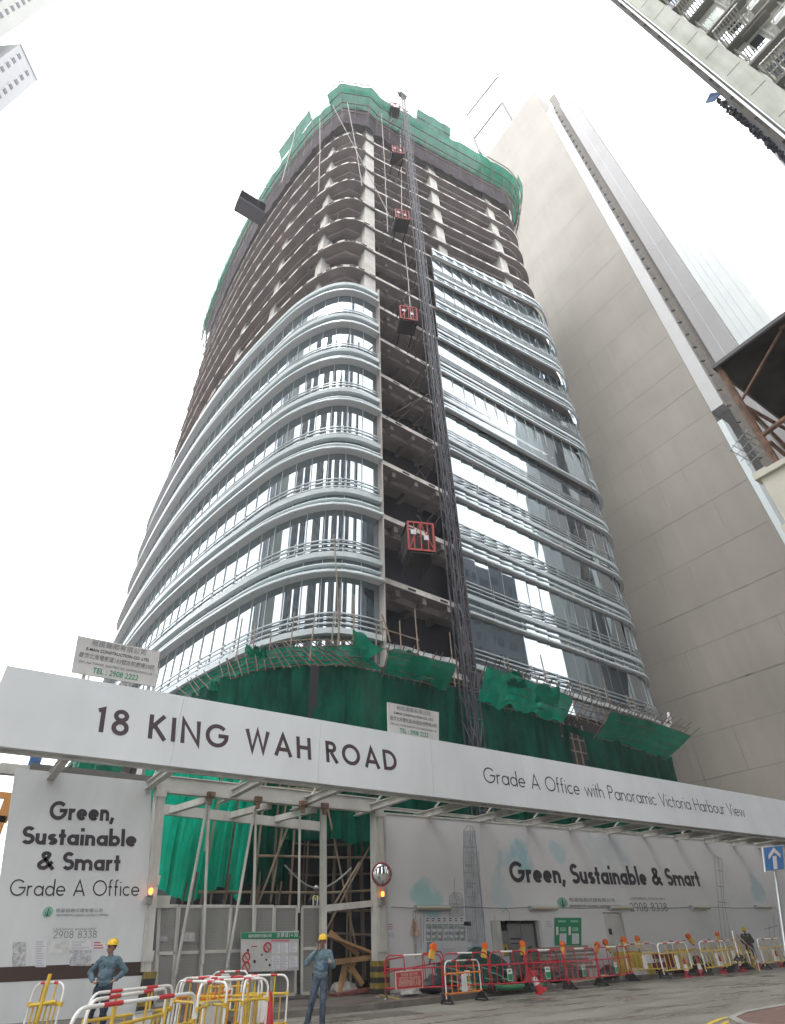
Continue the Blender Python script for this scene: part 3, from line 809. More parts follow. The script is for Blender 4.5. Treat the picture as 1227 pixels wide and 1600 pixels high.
# far end flaps
fl = LEFT[3:7]
cloth('net_flap', offset(fl, .4), offset(fl, 1.2), M_netl, skirt, 106.5, 111.5, .5, 6, .4, .7, .8, 0, 31)
settle(skirt)

# lower catch fans: outer and inner edge reconstructed at their own heights
podium = thing('podium_scaffold', 'shaded green netting and bamboo scaffold wrapped round the foot of the tower', 'scaffold', (24, 25, 0))
inn = [(8.6, 40), (8.2, 33.2), (8.9, 29.3), (9.9, 27), (11.6, 25.4), (13.6, 24.4), (16, 24.2), (19.4, 24.2), (22.9, 24.3), (30, 24.7), (36, 25.1), (44.0, 26.4)]
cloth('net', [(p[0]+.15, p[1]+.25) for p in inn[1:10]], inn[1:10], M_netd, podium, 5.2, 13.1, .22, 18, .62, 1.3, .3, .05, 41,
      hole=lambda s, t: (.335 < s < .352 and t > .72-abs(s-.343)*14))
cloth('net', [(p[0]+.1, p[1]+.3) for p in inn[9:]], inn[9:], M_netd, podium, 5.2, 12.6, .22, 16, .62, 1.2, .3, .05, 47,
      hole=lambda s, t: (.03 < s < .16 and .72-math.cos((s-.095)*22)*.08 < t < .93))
mb = MB()
for i in range(5): mb.tube([(30.2+.6*i, 25.2, 9), (30.25+.6*i, 25.2, 13)], .05, 5)
for z in (10.2, 11.2, 12.0): mb.tube([(29.8, 25.1, z), (33.4, 25.3, z)], .045, 5)
mb.build('scaffold_pole', M_bamboo, podium)
cloth('net', [(3.2, 44), (3.4, 30.6), (4.6, 28.0)], [(3.6, 44), (3.8, 30.8), (4.9, 28.2)], M_net, podium, 3.2, 10.2, .3, 12, .4, 1.1, .3, .1, 51)
fan_in = [(8.2, 33.0), (8.9, 29.2), (9.9, 26.9), (11.6, 25.2), (13.5, 24.1), (15.6, 23.9)]
fan_out = [atZ(*p, 14.0) for p in [(276, 1082), (340, 1045), (400, 1022), (445, 1013), (500, 1012), (556, 1010)]]
fan_out = [(p.x, p.y) for p in fan_out]
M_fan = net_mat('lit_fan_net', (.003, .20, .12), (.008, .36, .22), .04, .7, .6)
cloth('catch_fan', fan_in, fan_out, M_fan, podium, 13.0, 14.1, .4, 6, .12, .8, .15, .1, 61)
fi2 = [(15.7, 23.9), (17.5, 23.9), (20.0, 24.0)]; fo2 = [(15.6, 23.2), (17.6, 22.9), (20.0, 22.9)]
cloth('catch_fan', fi2, fo2, M_net, podium, 12.9, 13.9, .3, 6, .3, 1.2, .6, .3, 63)
fi3 = [(22.4, 24.2), (26, 24.4), (30.2, 24.7)]; fo3 = [(21.9, 22.5), (26, 23.0), (30.4, 23.6)]
cloth('catch_fan', fi3, fo3, M_fan, podium, 12.7, 14.1, .3, 6, .25, 1.0, .5, .2, 65)
fi4 = [(33.5, 24.8), (38, 25.3), (43.4, 26.3)]; fo4 = [(34.4, 23.8), (39, 23.9), (45.0, 24.6)]
cloth('catch_fan', fi4, fo4, M_net, podium, 12.3, 13.9, .4, 6, .15, .9, .2, .1, 67)
def fanframe(fi, fo, z0, z1, n):
    mb = MB()
    def at(path, t):
        k = t*(len(path)-1); i = min(int(k), len(path)-2); u = k-i
        return Vector((path[i][0]+(path[i+1][0]-path[i][0])*u, path[i][1]+(path[i+1][1]-path[i][1])*u))
    for i in range(n+1):
        t = i/n+random.uniform(-.2, .2)/n; t = min(1, max(0, t)); a = at(fi, t); b = at(fo, min(1, max(0, t+random.uniform(-.3, .3)/n))); d = (b-a)
        e = b+d*random.uniform(.05, .35)
        mb.tube([(a.x-d.x*.2, a.y-d.y*.2, z0-.05), (e.x, e.y, z1+.2+(z1-z0)*.25)], .032, 5)
    for s in (0, .25, .5, .75, 1.0):
        pts = []
        for i in range(n+1):
            a = at(fi, i/n); b = at(fo, i/n); p = a.lerp(b, s); pts.append((p.x, p.y, z0+(z1-z0)*s+.06+random.uniform(-.05, .05)))
        mb.tube(pts, .028, 5)
    return mb
fanframe(fan_in, fan_out, 12.9, 14.0, 26).build('fan_pole', M_bamd, podium)
fanframe(fi2, fo2, 12.8, 13.8, 9).build('fan_pole', M_bamd, podium)
fanframe(fi3, fo3, 12.6, 14.0, 14).build('fan_pole', M_bamd, podium)
fanframe(fi4, fo4, 12.2, 13.8, 16).build('fan_pole', M_bamd, podium)
fanframe([(28, 24.9), (36, 25.6), (44, 27)], [(28.4, 23.9), (36.5, 24.4), (45.8, 25.2)], 13.3, 14.6, 22).build('fan_pole', M_bamd, podium)
# uprights and ledgers standing over the fans
mb = MB()
ledge = [(9.3, 29), (10.3, 26.8), (12, 25.1), (14, 24.3), (17, 24.1), (22, 24.2), (26, 24.5), (32, 24.9), (38, 25.5), (45, 27.2)]
led = resample(ledge, 1.25)
for i, p in enumerate(led):
    h = 15.3+random.uniform(-.6, 1.5) if i % 3 else 16.3+random.uniform(-.3, 1.3)
    mb.tube([(p[0]+random.uniform(-.1, .1), p[1], 13.2), (p[0]+random.uniform(-.15, .15), p[1]+.1, h)], .04, 5)
for z in (13.4, 14.5):
    mb.tube([(p[0], p[1]+.1, z+random.uniform(-.06, .06)) for p in led[2:]], .035, 5)
for p, q in (((530, 1000), (522, 835)), ((528, 1010), (532, 920)), ((553, 1010), (552, 955)), ((597, 982), (655, 1000)), ((598, 1000), (597, 970)), ((610, 1003), (597, 960))):
    a, b = atY(*p, 24.2), atY(*q, 24.3); mb.tube([a, (a+b)/2+Vector((.05, 0, 0)), b], .045, 5)
mb.build('upright_pole', M_bamboo, podium)
# loose net rags and the white plastic sheet
def rag(pts, m, name='net_rag'):
    mb = MB(); n = 8; P = []
    a, b, c, d = [Vector(p) for p in pts]
    for i in range(n+1):
        row = []
        for j in range(n+1):
            s, t = i/n, j/n; p = (a.lerp(b, s)).lerp(d.lerp(c, s), t)
            p.y += .25*noise.noise((s*4, t*3, pts[0][0])); p.z += .15*noise.noise((s*5, t*2, 4)); row.append(p)
        P.append(row)
    mb.grid(P); return mb.build(name, m, podium, smooth=True)
Y_ = 23.6
rag([atY(552, 982, Y_), atY(600, 1015, Y_), atY(575, 1030, Y_), atY(552, 1020, Y_)], M_net)
rag([atY(632, 1015, Y_), atY(655, 1022, Y_), atY(700, 1050, Y_), atY(640, 1060, Y_)], M_netd)
rag([atY(790, 1050, 23), atY(812, 1048, 23), atY(825, 1075, 23), atY(795, 1075, 23)], M_net)
rag([atY(840, 1068, 23), atY(876, 1075, 23), atY(872, 1105, 23), atY(835, 1095, 23)], M_net)
for x, y in ((386, 1005), (398, 1008), (409, 1010), (330, 1062)):
    rag([atY(x, y, 25), atY(x+6, y+2, 25), atY(x+10, y+18, 25), atY(x-4, y+16, 25)], M_net)
rag([atY(600, 1003, 24.6), atY(716, 1032, 24.6), atY(716, 1055, 24.4), atY(612, 1030, 24.4)], mat('plastic_sheet', (.42, .43, .44), .35, var=.3, scale=1.5), 'plastic_sheet')
rag([atY(1036, 1135, 25), atY(1046, 1112, 25), atY(1050, 1125, 25), atY(1046, 1140, 25)], M_wpl, 'plastic_sheet')
# podium structure behind the nets
mb = MB()
mb.prism(offset([(10, 45), (10, 33), (12, 29), (15, 27.2), (44, 28), (47, 34), (47, 60), (10, 60)], -.2, True), 9.6, 10.1)
mb.prism([(9.8, 34.0), (12.2, 32.0), (46, 32), (46, 60), (9.8, 60)], 0.0, 9.5)
mb.prism([(10.5, 60), (10.5, 33), (12.6, 29.4), (15.4, 28.3), (44.0, 28.9), (46, 34), (46, 60)], 10.2, 15.3)
mb.build('podium_wall', M_dark, podium)  # near-black colour stands in for the unlit interior
settle(podium)

# =================================================================== GANTRY, HOARDINGS, GATE
YH = 22.0
def ibeam(mb, a, b, hgt=.3, wid=.2, t=.025):
    a = Vector(a); b = Vector(b)
    mb.beam(a, b, t, hgt-2*t)
    for s in (-1, 1): mb.beam(a+Vector((0, 0, s*(hgt/2-t/2))), b+Vector((0, 0, s*(hgt/2-t/2))), wid, t)
M_fascia = mat('fascia_panel', (.66, .685, .70), .5, var=.035, scale=.5, streak=(.05, 1.2, .25))
gan = thing('canopy_gantry', 'long white canopy signboard reading 18 KING WAH ROAD on steel beams over the hoarding', 'signboard', (14, 20, 0))
mb = MB()
xs_ = [-.55]+[4.4+4.9*i for i in range(11)]+[57.5]
for a, b in zip(xs_[:-1], xs_[1:]): mb.bx(a+.004, b-.004, 18.3, 18.5, 5.86, 7.94)
fas = mb.build('fascia', M_fascia, gan)
YF = 18.3
def fx(x, y, Y=YF): return atY(x, y, Y)
a, b = fx(149, 1142), fx(622, 1205)
words('18 KING WAH ROAD', .70, .17, a.x, b.x, 6.53, 6.57, YF, M_brown, fas, track=.22, shear=.13)
a, b = fx(757, 1223.5), fx(1166, 1277)
words('Grade A Office with Panoramic Victoria Harbour View', .60, .085, a.x, b.x, 6.60, 6.66, YF, M_text, fas, track=.1)
for i in range(18):
    x = 1.7+3.0*i
    mb = MB()
    ibeam(mb, (x, 18.5, 6.03), (x, 23.2, 6.03), .26, .22)
    mb.bx(x-.03, x+.03, 18.52, 18.6, 6.15, 7.8)
    mb.beam((x, 18.56, 7.7), (x, 21.5, 6.2), .06, .06)
    mb.build('canopy_beam', M_white, gan)
mb = MB()
for y, z in ((18.62, 5.83), (20.4, 6.24), (23.0, 6.25)): ibeam(mb, (-.4, y, z+.02), (57, y, z+.02), .14, .12)
mb.beam((.2, 22.2, 6.15), (4.9, 22.2, 6.15), .3, .3)
mb.build('purlin', M_white, gan)
mb = MB(); mb.bx(14.2, 57, 18.7, 21.0, 6.34, 6.38); mb.build('deck', mat('galvanised_deck', (.33, .32, .32), .5, var=.2, scale=2), gan)
mb = MB()
mb.bx(5.0, 14.1, 21.85, 22.15, 5.86, 5.90); mb.bx(5.0, 14.1, 21.85, 22.15, 6.36, 6.40); mb.bx(5.0, 14.1, 21.92, 22.08, 5.90, 6.36)
mb.bx(5.0, 14.1, 21.9, 21.93, 5.92, 6.34)
mb.build('header_beam', mat('header_steel', (.50, .49, .46), .55, var=.15, scale=1), gan)
mb = MB()
a, b = atY(246, 1264, 24.2), atY(503, 1292, 24.2)
mb.beam(a, b, .2, .34)
for x in (300, 398, 470):
    p = atY(x, 1255+(x-300)*.13, 22.3); mb.beam((p.x+.5, 22.1, 5.8), (p.x-.2, 24.2, b.z+.15), .2, .22)
mb.build('rear_beam', M_white, gan)
settle(gan)
# posts
def post(xt0, xt1, xb0, xb1, label):
    t = thing('gate_post', label, 'post', ((xb0+xb1)/2, YH, .14), 0, 'gate posts')
    mb = MB(); b = 0
    for (x0, x1, z) in ((xt0, xt1, 6.1), (xb0+(xt0-xb0)*.16, xb1+(xt1-xb1)*.16, 1.06)):
        pass
    x2, x3 = xb0+(xt0-xb0)*.16, xb1+(xt1-xb1)*.16
    mb.v = [(x2, 21.8, 1.06), (x3, 21.8, 1.06), (x3, 22.2, 1.06), (x2, 22.2, 1.06), (xt0, 21.8, 6.1), (xt1, 21.8, 6.1), (xt1, 22.2, 6.1), (xt0, 22.2, 6.1)]
    mb.f = [(3, 2, 1, 0), (4, 5, 6, 7), (0, 1, 5, 4), (1, 2, 6, 5), (2, 3, 7, 6), (3, 0, 4, 7)]; mb.m = [0]*6
    xm0, xm1 = (xt0+x2)/2, (xt1+x3)/2
    for z in (1.3, 3.2, 5.7):
        u = (z-1.06)/5.04; mb.bx(x2+(xt0-x2)*u-.02, x3+(xt1-x3)*u+.02, 21.77, 21.8, z, z+.25)
    w_ = (xt1-xt0)*.28
    mb.beam((x2+w_, 21.79, 1.06), (xt0+w_, 21.79, 6.1), .03, .03)
    mb.build('shaft', M_white, t)
    mb = MB()
    for i in range(6):
        mb.mi = i % 2; mb.bx(xb0-.05, xb1+.03, 21.7, 22.25, .14+i*.153, .14+(i+1)*.153)
    mb.build('hazard_base', [mat('hazard_black', (.03, .03, .028), .7, var=.4), mat('hazard_yellow', (.22, .165, .03), .7, var=.4, scale=5)], t)
    settle(t); return t
post(4.93, 5.25, 5.75, 6.02, 'white steel gate post with a lit beacon, beside the left hoarding panel')
post(13.78, 14.18, 13.86, 14.28, 'white steel gate post with striped base and the round traffic mirror')
for (x, y, lb) in ((235, 1394, 'lit orange warning beacon on the post by the left hoarding panel'), (597, 1398, 'lit orange warning beacon under the round traffic mirror')):
    p = atY(x, y, 21.68); t = thing('warning_beacon', lb, 'beacon', p, 0, 'lit beacons on the gate posts')
    mb = MB(); mb.ell((0, -.05, .02), (.065, .065, .09), n=12, h=6); mb.build('lens', emis('lit_orange', (1, .22, .03), 2.2), t, smooth=True)
    mb = MB(); mb.bx(-.1, .1, -.06, .1, -.32, -.1); mb.bx(-.07, .07, -.12, .04, -.11, -.07); mb.build('housing', mat('grey_housing', (.25, .24, .23), .6, var=.3), t)
# traffic mirror
p = atY(596.5, 1366, 21.2); dn = (CAM-p).normalized(); q = dn.to_track_quat('Z', 'Y').to_matrix()
t = thing('traffic_mirror', 'round convex traffic mirror with a red rim on the right gate post', 'mirror', p)
mb = MB(); mb.lathe([(.36*math.sin(a), .12*math.cos(a)-.06) for a in [i*PI/2/8 for i in range(9)]], M=q, n=28)
mm = bpy.data.materials.new('mirror_glass'); mm.use_nodes = True; pp = mm.node_tree.nodes['Principled BSDF']; pp.inputs['Metallic'].default_value = 1; pp.inputs['Roughness'].default_value = .05; pp.inputs['Base Color'].default_value = (.6, .6, .6, 1)
mb.build('mirror_dome', mm, t, smooth=True)
mb = MB(); mb.lathe([(.35, -.06), (.395, -.06), (.395, -.01), (.35, .0), (.35, -.06)], M=q, n=28); mb.build('rim', mat('faded_red_rim', (.30, .06, .08), .5), t, smooth=True)
mb = MB(); mb.tube([q @ Vector((0, 0, -.06)), Vector((.1, .6, 0))], .03); mb.build('bracket', M_rail, t)

# ---- left hoarding panel (racked out of square, as it stands)
TL, TR = (.64, 6.17), (4.76, 6.14); SH = .205
def lx(x, z): return x+SH*(6.15-z)
YL = 21.9
hl = thing('hoarding_panel', 'tall white hoarding panel left of the gate reading Green, Sustainable & Smart Grade A Office', 'hoarding', (4, YL, .1))
M_hoard = mat('hoarding_sheet', (.60, .615, .62), .6, var=.05, scale=.6, streak=(.06, 2, .2))
def slab_xz(mb, x0, x1, z0, z1, y0, y1):
    mb.plate([(lx(x0, z0), z0), (lx(x1, z0), z0), (lx(x1, z1), z1), (lx(x0, z1), z1)], y0, y1)
mb = MB(); slab_xz(mb, TL[0], TR[0], .12, 6.15, YL, YL+.1); pan = mb.build('panel', M_hoard, hl)
mb = MB(); slab_xz(mb, TL[0]-.15, TR[0], .98, 1.30, YL-.006, YL-.002); mb.build('stripe', mat('brown_band', (.045, .022, .015), .6), hl)
mb = MB(); slab_xz(mb, TL[0], TR[0]+.1, .0, .12, YL-.01, YL+.12); slab_xz(mb, TL[0]+.4, TR[0]+.1, 6.16, 6.34, YL+.02, YL+.2); mb.build('trim', mat('trim_grey', (.14, .13, .12), .7), hl)
def lp(x, y): return atY(x, y, YL)
def ltext(s, xa, ya, xb, yb, H, w, m, **k):
    a, b = lp(xa, ya), lp(xb, yb); words(s, H, w, a.x, b.x, a.z, b.z, YL-.004, m, pan, shear=.2, **k)
def cap(x, y0, y1): return abs(lp(x, y0).z-lp(x, y1).z)
ltext('Green,', 76, 1281, 179, 1283, .52, .2, M_text, track=.06)
ltext('Sustainable', 33, 1319, 214, 1323, .47, .2, M_text, track=.06)
ltext('& Smart', 57, 1359, 188, 1361, .47, .2, M_text, track=.06)
ltext('Grade A Office', 14, 1400, 218, 1400, .40, .09, M_text, track=.1)
ltext('2908 8338', 83, 1466, 151, 1465, .165, .1, M_grey, track=.14)
def logo(cx, cy, rx, Y, parent, s=1):
    c = atY(cx, cy, Y); r = abs(atY(cx+rx, cy, Y).x-c.x)
    rz_ = abs(atY(cx, cy-rx*1.08, Y).z-c.z)
    mb = MB(); n = 24; mb.plate([(c.x+r*math.cos(2*PI*i/n), c.z+rz_*math.sin(2*PI*i/n)) for i in range(n)], Y-.012, Y-.004); mb.build('logo', mat('logo_green', (.22, .42, .32), .6), parent)
    mb = MB()
    g = lambda x, z: (c.x+x*r, c.z+z*rz_)
    mb.plate([g(-.12, -.75), g(.12, -.75), g(.12, .3), g(0, .8), g(-.12, .3)], Y-.02, Y-.013)
    for sx in (-1, 1):
        mb.plate([g(.12*sx, -.7), g(.4*sx, -.7), g(.12*sx, -.3)][::sx], Y-.02, Y-.013)
        for zz in (.0, -.3): mb.plate([g(.42*sx-.1, zz-.1), g(.42*sx+.14, zz-.1), g(.42*sx+.14, zz), g(.42*sx-.1, zz)], Y-.02, Y-.013)
        mb.plate([g(.42*sx-.02, -.45), g(.42*sx+.06, -.45), g(.42*sx+.06, .15), g(.42*sx-.02, .15)], Y-.022, Y-.02)
    mb.build('logo_mark', mat('logo_dark', (.01, .12, .07), .6), parent)
logo(75, 1425, 8, YL, pan)
def ft(body, x0, x1, y, hpx, Y, m, par, **k):
    a, b = atY(x0, y, Y), atY(x1, y, Y); s = abs(atY(x0, y-hpx, Y).z-a.z)
    return font_text(body, s*1.35, ((a.x+b.x)/2, Y-.012, (a.z+b.z)/2), m, par, width=b.x-a.x, **k)
ft('恒基租務代理有限公司', 87, 160, 1425, 5, YL, M_grey, pan)
ft('HENDERSON LEASING AGENCY LIMITED', 87, 169, 1431.5, 3.6, YL, M_grey, pan)
ft('LEASING ENQUIRY', 83, 150, 1453, 3, YL, M_grey, pan)
def sheet(par, x0, y0, x1, y1, Y, m, name='poster', lines=0, ml=None, sk=0.0, lift=.008):
    a, b, c, d = atY(x0, y0, Y), atY(x1, y0, Y), atY(x1, y1, Y), atY(x0, y1, Y)
    mb = MB(); mb.plate([(d.x, d.z), (c.x, c.z), (b.x, b.z), (a.x, a.z)], Y-lift, Y-lift+.004)
    if lines:
        mb.mi = 1
        for i in range(lines):
            t = (i+.7)/(lines+.4); e = random.uniform(.55, .92)
            p = a.lerp(d, t); q = b.lerp(c, t); p2 = p.lerp(q, .08); q2 = p.lerp(q, e); hh = abs(a.z-d.z)/(lines+.4)*.22
            mb.plate([(p2.x, p2.z-hh), (q2.x, q2.z-hh), (q2.x, q2.z+hh), (p2.x, p2.z+hh)], Y-lift-.002, Y-lift-.001)
    return mb.build(name, [m, ml or M_grey], par)
M_draw = mat('faded_plan', (.42, .43, .42), .8, var=.5, scale=9, col2=(.66, .66, .67))
M_fine = mat('fine_print', (.42, .42, .46), .8)
sheet(pan, 20, 1472, 41, 1493, YL, M_draw); sheet(pan, 19, 1494, 40, 1510, YL, M_draw)
sheet(pan, 55.5, 1469, 72, 1511, YL, M_paper, lines=11, ml=M_fine); sheet(pan, 74, 1470, 107, 1491, YL, mat('plan_sheet', (.56, .57, .56), .8, var=.15, scale=7))
sheet(pan, 109, 1469, 143, 1484, YL, M_paper, lines=6, ml=M_fine); sheet(pan, 109, 1485, 143, 1509, YL, M_draw, lines=4, ml=M_fine)
sheet(pan, 145, 1470, 166, 1484, YL, M_paper, lines=3, ml=M_redstripe)
settle(hl)

# ---- right hoarding wall with painted skyline
def wall_material():
    m = bpy.data.materials.new('painted_hoarding'); m.use_nodes = True; t = m.node_tree; p = t.nodes['Principled BSDF']; L = t.links.new
    p.inputs['Roughness'].default_value = .6
    tc = t.nodes.new('ShaderNodeTexCoord'); n = t.nodes.new('ShaderNodeTexNoise'); n.inputs['Scale'].default_value = 1.3; n.inputs['Detail'].default_value = 6
    L(tc.outputs['Object'], n.inputs['Vector'])
    prev = None
    for (px, py, rr, k, col) in ((668, 1400, .75, .75, (.25, .50, .50)), (810, 1340, 1.1, .8, (.25, .47, .52)), (785, 1400, .8, .35, (.3, .5, .52)), (872, 1330, .55, .55, (.3, .5, .55)), (950, 1330, 1.7, .35, (.33, .47, .50)), (1180, 1385, .9, .5, (.24, .42, .48)), (610, 1385, .8, .3, (.4, .55, .58)), (760, 1490, 1.1, .3, (.35, .48, .58))):
        c = atY(px, py, YH)
        vm = t.nodes.new('ShaderNodeVectorMath'); vm.operation = 'DISTANCE'; vm.inputs[1].default_value = (c.x, c.y, c.z)
        L(tc.outputs['Object'], vm.inputs[0])
        a = t.nodes.new('ShaderNodeMath'); a.operation = 'MULTIPLY_ADD'; L(n.outputs['Fac'], a.inputs[0]); a.inputs[1].default_value = 2.6*rr; L(vm.outputs['Value'], a.inputs[2])
        mr = t.nodes.new('ShaderNodeMapRange'); mr.inputs[1].default_value = rr*1.75; mr.inputs[2].default_value = rr*2.25; mr.inputs[3].default_value = k; mr.inputs[4].default_value = 0
        L(a.outputs[0], mr.inputs[0])
        mx = t.nodes.new('ShaderNodeMixRGB'); mx.inputs[2].default_value = (*col, 1); L(mr.outputs[0], mx.inputs[0])
        if prev: L(prev, mx.inputs[1])
        else:
            r = t.nodes.new('ShaderNodeValToRGB'); r.color_ramp.elements[0].color = (.56, .555, .55, 1); r.color_ramp.elements[1].color = (.66, .66, .66, 1)
            n2 = t.nodes.new('ShaderNodeTexNoise'); n2.inputs['Scale'].default_value = .35; n2.inputs['Detail'].default_value = 4; L(tc.outputs['Object'], n2.inputs['Vector'])
            L(n2.outputs['Fac'], r.inputs[0]); L(r.outputs[0], mx.inputs[1])
        prev = mx.outputs[0]
    L(prev, p.inputs['Base Color']); return m
hr = thing('hoarding_wall', 'long white hoarding wall right of the gate painted with a faint skyline and Green, Sustainable & Smart', 'hoarding', (30, YH, .1))
W0, W1 = 14.42, 56.0; O0, O1, OT = atY(766, 1438, YH).x, atY(844, 1438, YH).x, 2.2
D0, D1, DT = 26.9, 28.3, 2.48
def wtop(x): return 5.85+(x-14.3)*.0095
mb = MB()
cuts = [W0, O0, O1, D0, D1]+[D1+(W1-D1)*i/5 for i in range(1, 6)]
for a, b in zip(cuts[:-1], cuts[1:]):
    z0 = OT if a == O0 else (DT if a == D0 else .12)
    mb.plate([(a+.002, z0), (b-.002, z0), (b-.002, wtop(b)), (a+.002, wtop(a))], YH, YH+.12)
wal = mb.build('wall_sheet', wall_material(), hr)
mb = MB(); mb.plate([(W0, wtop(W0)), (W1, wtop(W1)), (W1, wtop(W1)+.06), (W0, wtop(W0)+.06)], YH-.03, YH+.15); mb.bx(W0-.1, W0, YH-.04, YH+.2, .1, 5.9); mb.build('trim', M_white, hr)
# recess with switch cabinets
mb = MB(); mb.bx(O0, O1, YH+1.2, YH+1.25, .1, 2.3); mb.bx(O0-.05, O0, YH+.12, YH+1.2, .1, 2.3); mb.bx(O1, O1+.05, YH+.12, YH+1.2, .1, 2.3); mb.bx(O0, O1, YH+.12, YH+1.2, 2.25, 2.3); mb.build('recess', mat('recess_grey', (.25, .24, .23), .8, var=.2), hr)
mb = MB(); mb.bx(O0+.03, O0+.55, YH-.02, YH+.3, .12, 2.19); mb.bx(O1-.14, O1-.02, YH-.02, YH+.2, .12, 2.19); mb.build('jamb', M_white, hr)
M_cab = mat('cabinet_grey', (.20, .20, .195), .45, var=.15)
mb = MB(); mb.bx(O0+.62, O0+1.15, YH+.25, YH+.7, .2, 1.85); cb = mb.build('cabinet', M_cab, hr)
mb = MB(); mb.bx(O0+1.22, O0+1.98, YH+.3, YH+.8, .3, 2.1); mb.bx(O0+2.0, O1-.18, YH+.3, YH+.8, .3, 2.1); cb2 = mb.build('cabinet', M_cab, hr)
mb = MB(); mb.bx(O0+1.3, O0+1.9, YH+.29, YH+.3, 1.55, 1.6); mb.bx(O0+1.3, O0+1.8, YH+.29, YH+.3, 1.4, 1.43); mb.bx(O0+2.25, O0+2.5, YH+.28, YH+.3, 1.0, 1.3); mb.build('nameplate', M_dark, cb2)
mb = MB(); mb.bx(O0+.78, O0+1.02, YH+.235, YH+.25, 1.05, 1.4); mb.build('warning_label', M_yel, cb)
mb = MB(); mb.plate([(O0+.82, 1.16), (O0+.98, 1.16), (O0+.9, 1.32)], YH+.225, YH+.234); mb.build('warning_triangle', M_dark, cb)
mb = MB(); mb.bx(O0+.74, O0+1.06, YH+.235, YH+.25, .65, 1.0); mb.build('notice', M_paper, cb)
# door
mb = MB(); mb.bx(D0+.03, D0+1.02, YH+.03, YH+.08, .14, DT-.03); mb.bx(D1-.3, D1, YH+.13, YH+.2, .14, DT-.03); dr = mb.build('door', mat('door_paint', (.50, .49, .45), .5, var=.12), hr)
mb = MB(); mb.bx(D0+.2, D0+.42, YH+.02, YH+.03, 1.62, 1.85); mb.build('vent', M_dark, dr)
mb = MB(); mb.bx(D0+.12, D0+.24, YH-.03, YH+.03, 1.02, 1.06); mb.build('handle', M_rail, dr)
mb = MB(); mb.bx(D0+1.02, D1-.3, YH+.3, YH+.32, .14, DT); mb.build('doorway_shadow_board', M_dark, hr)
# writing
a, b = atY(798, 1378.5, YH), atY(1096, 1385, YH)
words('Green, Sustainable & Smart', .82, .2, a.x, b.x, a.z, b.z, YH-.004, M_text, wal, track=.06)
a, b = atY(986, 1423.5, YH), atY(1044, 1423, YH)
words('2908 8338', .37, .13, a.x, b.x, a.z-.02, b.z-.02, YH-.004, M_grey, wal, track=.14)
ft('LEASING ENQUIRY', 986, 1040, 1406, 4, YH, M_grey, wal)
logo(879, 1410.5, 8, YH, wal)
ft('恒基租務代理有限公司', 890, 961, 1409, 5.5, YH, M_grey, wal)
ft('HENDERSON LEASING AGENCY LIMITED', 890, 970, 1417.5, 4, YH, M_text, wal)
def sketch(lines, w_, m=None, name='skyline_sketch', Y=YH-.006):
    mb = MB()
    for k, ln in enumerate(lines):
        for (x0, y0), (x1, y1) in zip(ln[:-1], ln[1:]):
            p, q = atY(x0, y0, Y-(k % 3)*.001), atY(x1, y1, Y-(k % 3)*.001); mb.beam(p, q, .002, w_, (0, 0, 1)) if abs(p.x-q.x) > abs(p.z-q.z) else mb.beam(p, q, .002, w_, (1, 0, 0))
    return mb.build(name, m or mat('pencil_line', (.24, .24, .25), .8), wal)
z3 = lambda x, y: (570+x/3.718, 1240+y/3.718)
z4 = lambda x, y: (850+x/3.2546, 1280+y/3.2546)
L1 = [[z3(*p) for p in l] for l in [
    [(575, 215), (572, 400), (580, 560), (590, 740)], [(575, 215), (600, 185), (630, 195), (640, 230)], [(640, 215), (655, 400), (680, 650), (705, 880)],
    [(625, 200), (632, 420), (640, 640), (655, 860)], [(660, 330), (672, 520), (690, 720)], [(613, 190), (622, 400), (628, 600)], [(575, 310), (640, 312)],
    [(492, 600), (492, 710)], [(492, 600), (515, 575), (555, 580), (570, 610), (572, 710)], [(522, 490), (522, 570)], [(515, 575), (535, 620), (538, 700)], [(500, 640), (560, 642)],
    [(280, 680), (290, 930)], [(295, 680), (300, 930)], [(325, 715), (328, 900)], [(345, 690), (340, 870)], [(800, 690), (820, 670), (840, 690), (842, 735)], [(755, 710), (757, 735)], [(690, 680), (700, 860)],
    [(582, 460), (640, 462)], [(585, 520), (645, 522)], [(588, 600), (655, 603)], [(590, 660), (660, 663)]]]
mb = MB(); pp_ = [atY(*z3(*q), YH-.004) for q in ((578, 215), (640, 215), (655, 400), (700, 870), (690, 930), (600, 930), (590, 740), (573, 400))]
mb.plate([(p.x, p.z) for p in reversed(pp_)], YH-.004, YH-.003); mb.build('skyline_wash', mat('pencil_wash', (.43, .45, .47), .8, var=.18, scale=3), wal)
pp_ = [atY(*z3(*q), YH-.004) for q in ((494, 720), (494, 610), (522, 572), (566, 610), (570, 720))]
mb = MB(); mb.plate([(p.x, p.z) for p in pp_], YH-.004, YH-.003); mb.build('skyline_wash', mat('pencil_wash2', (.46, .47, .48), .8, var=.12, scale=3), wal)
sketch(L1, .022)
sketch([[z3(580+6*i+i*i*.3, 225+12*(i % 3)), z3(592+9*i, 560), z3(600+12*i, 900)] for i in range(8)]+[[z3(576+.05*(y-215), y), z3(645+.09*(y-215), y+3)] for y in range(240, 920, 34)], .011, mat('pencil_fine', (.33, .34, .35), .8))
sketch([[z3(585, 418), z3(620, 420)], [z3(590, 540), z3(628, 542)]], .09, mat('pencil_shade', (.30, .33, .36), .8))
sketch([[z3(636, 210), z3(650, 330), z3(668, 520), z3(690, 740)]], .05, mat('pencil_shade', (.30, .33, .36), .8))
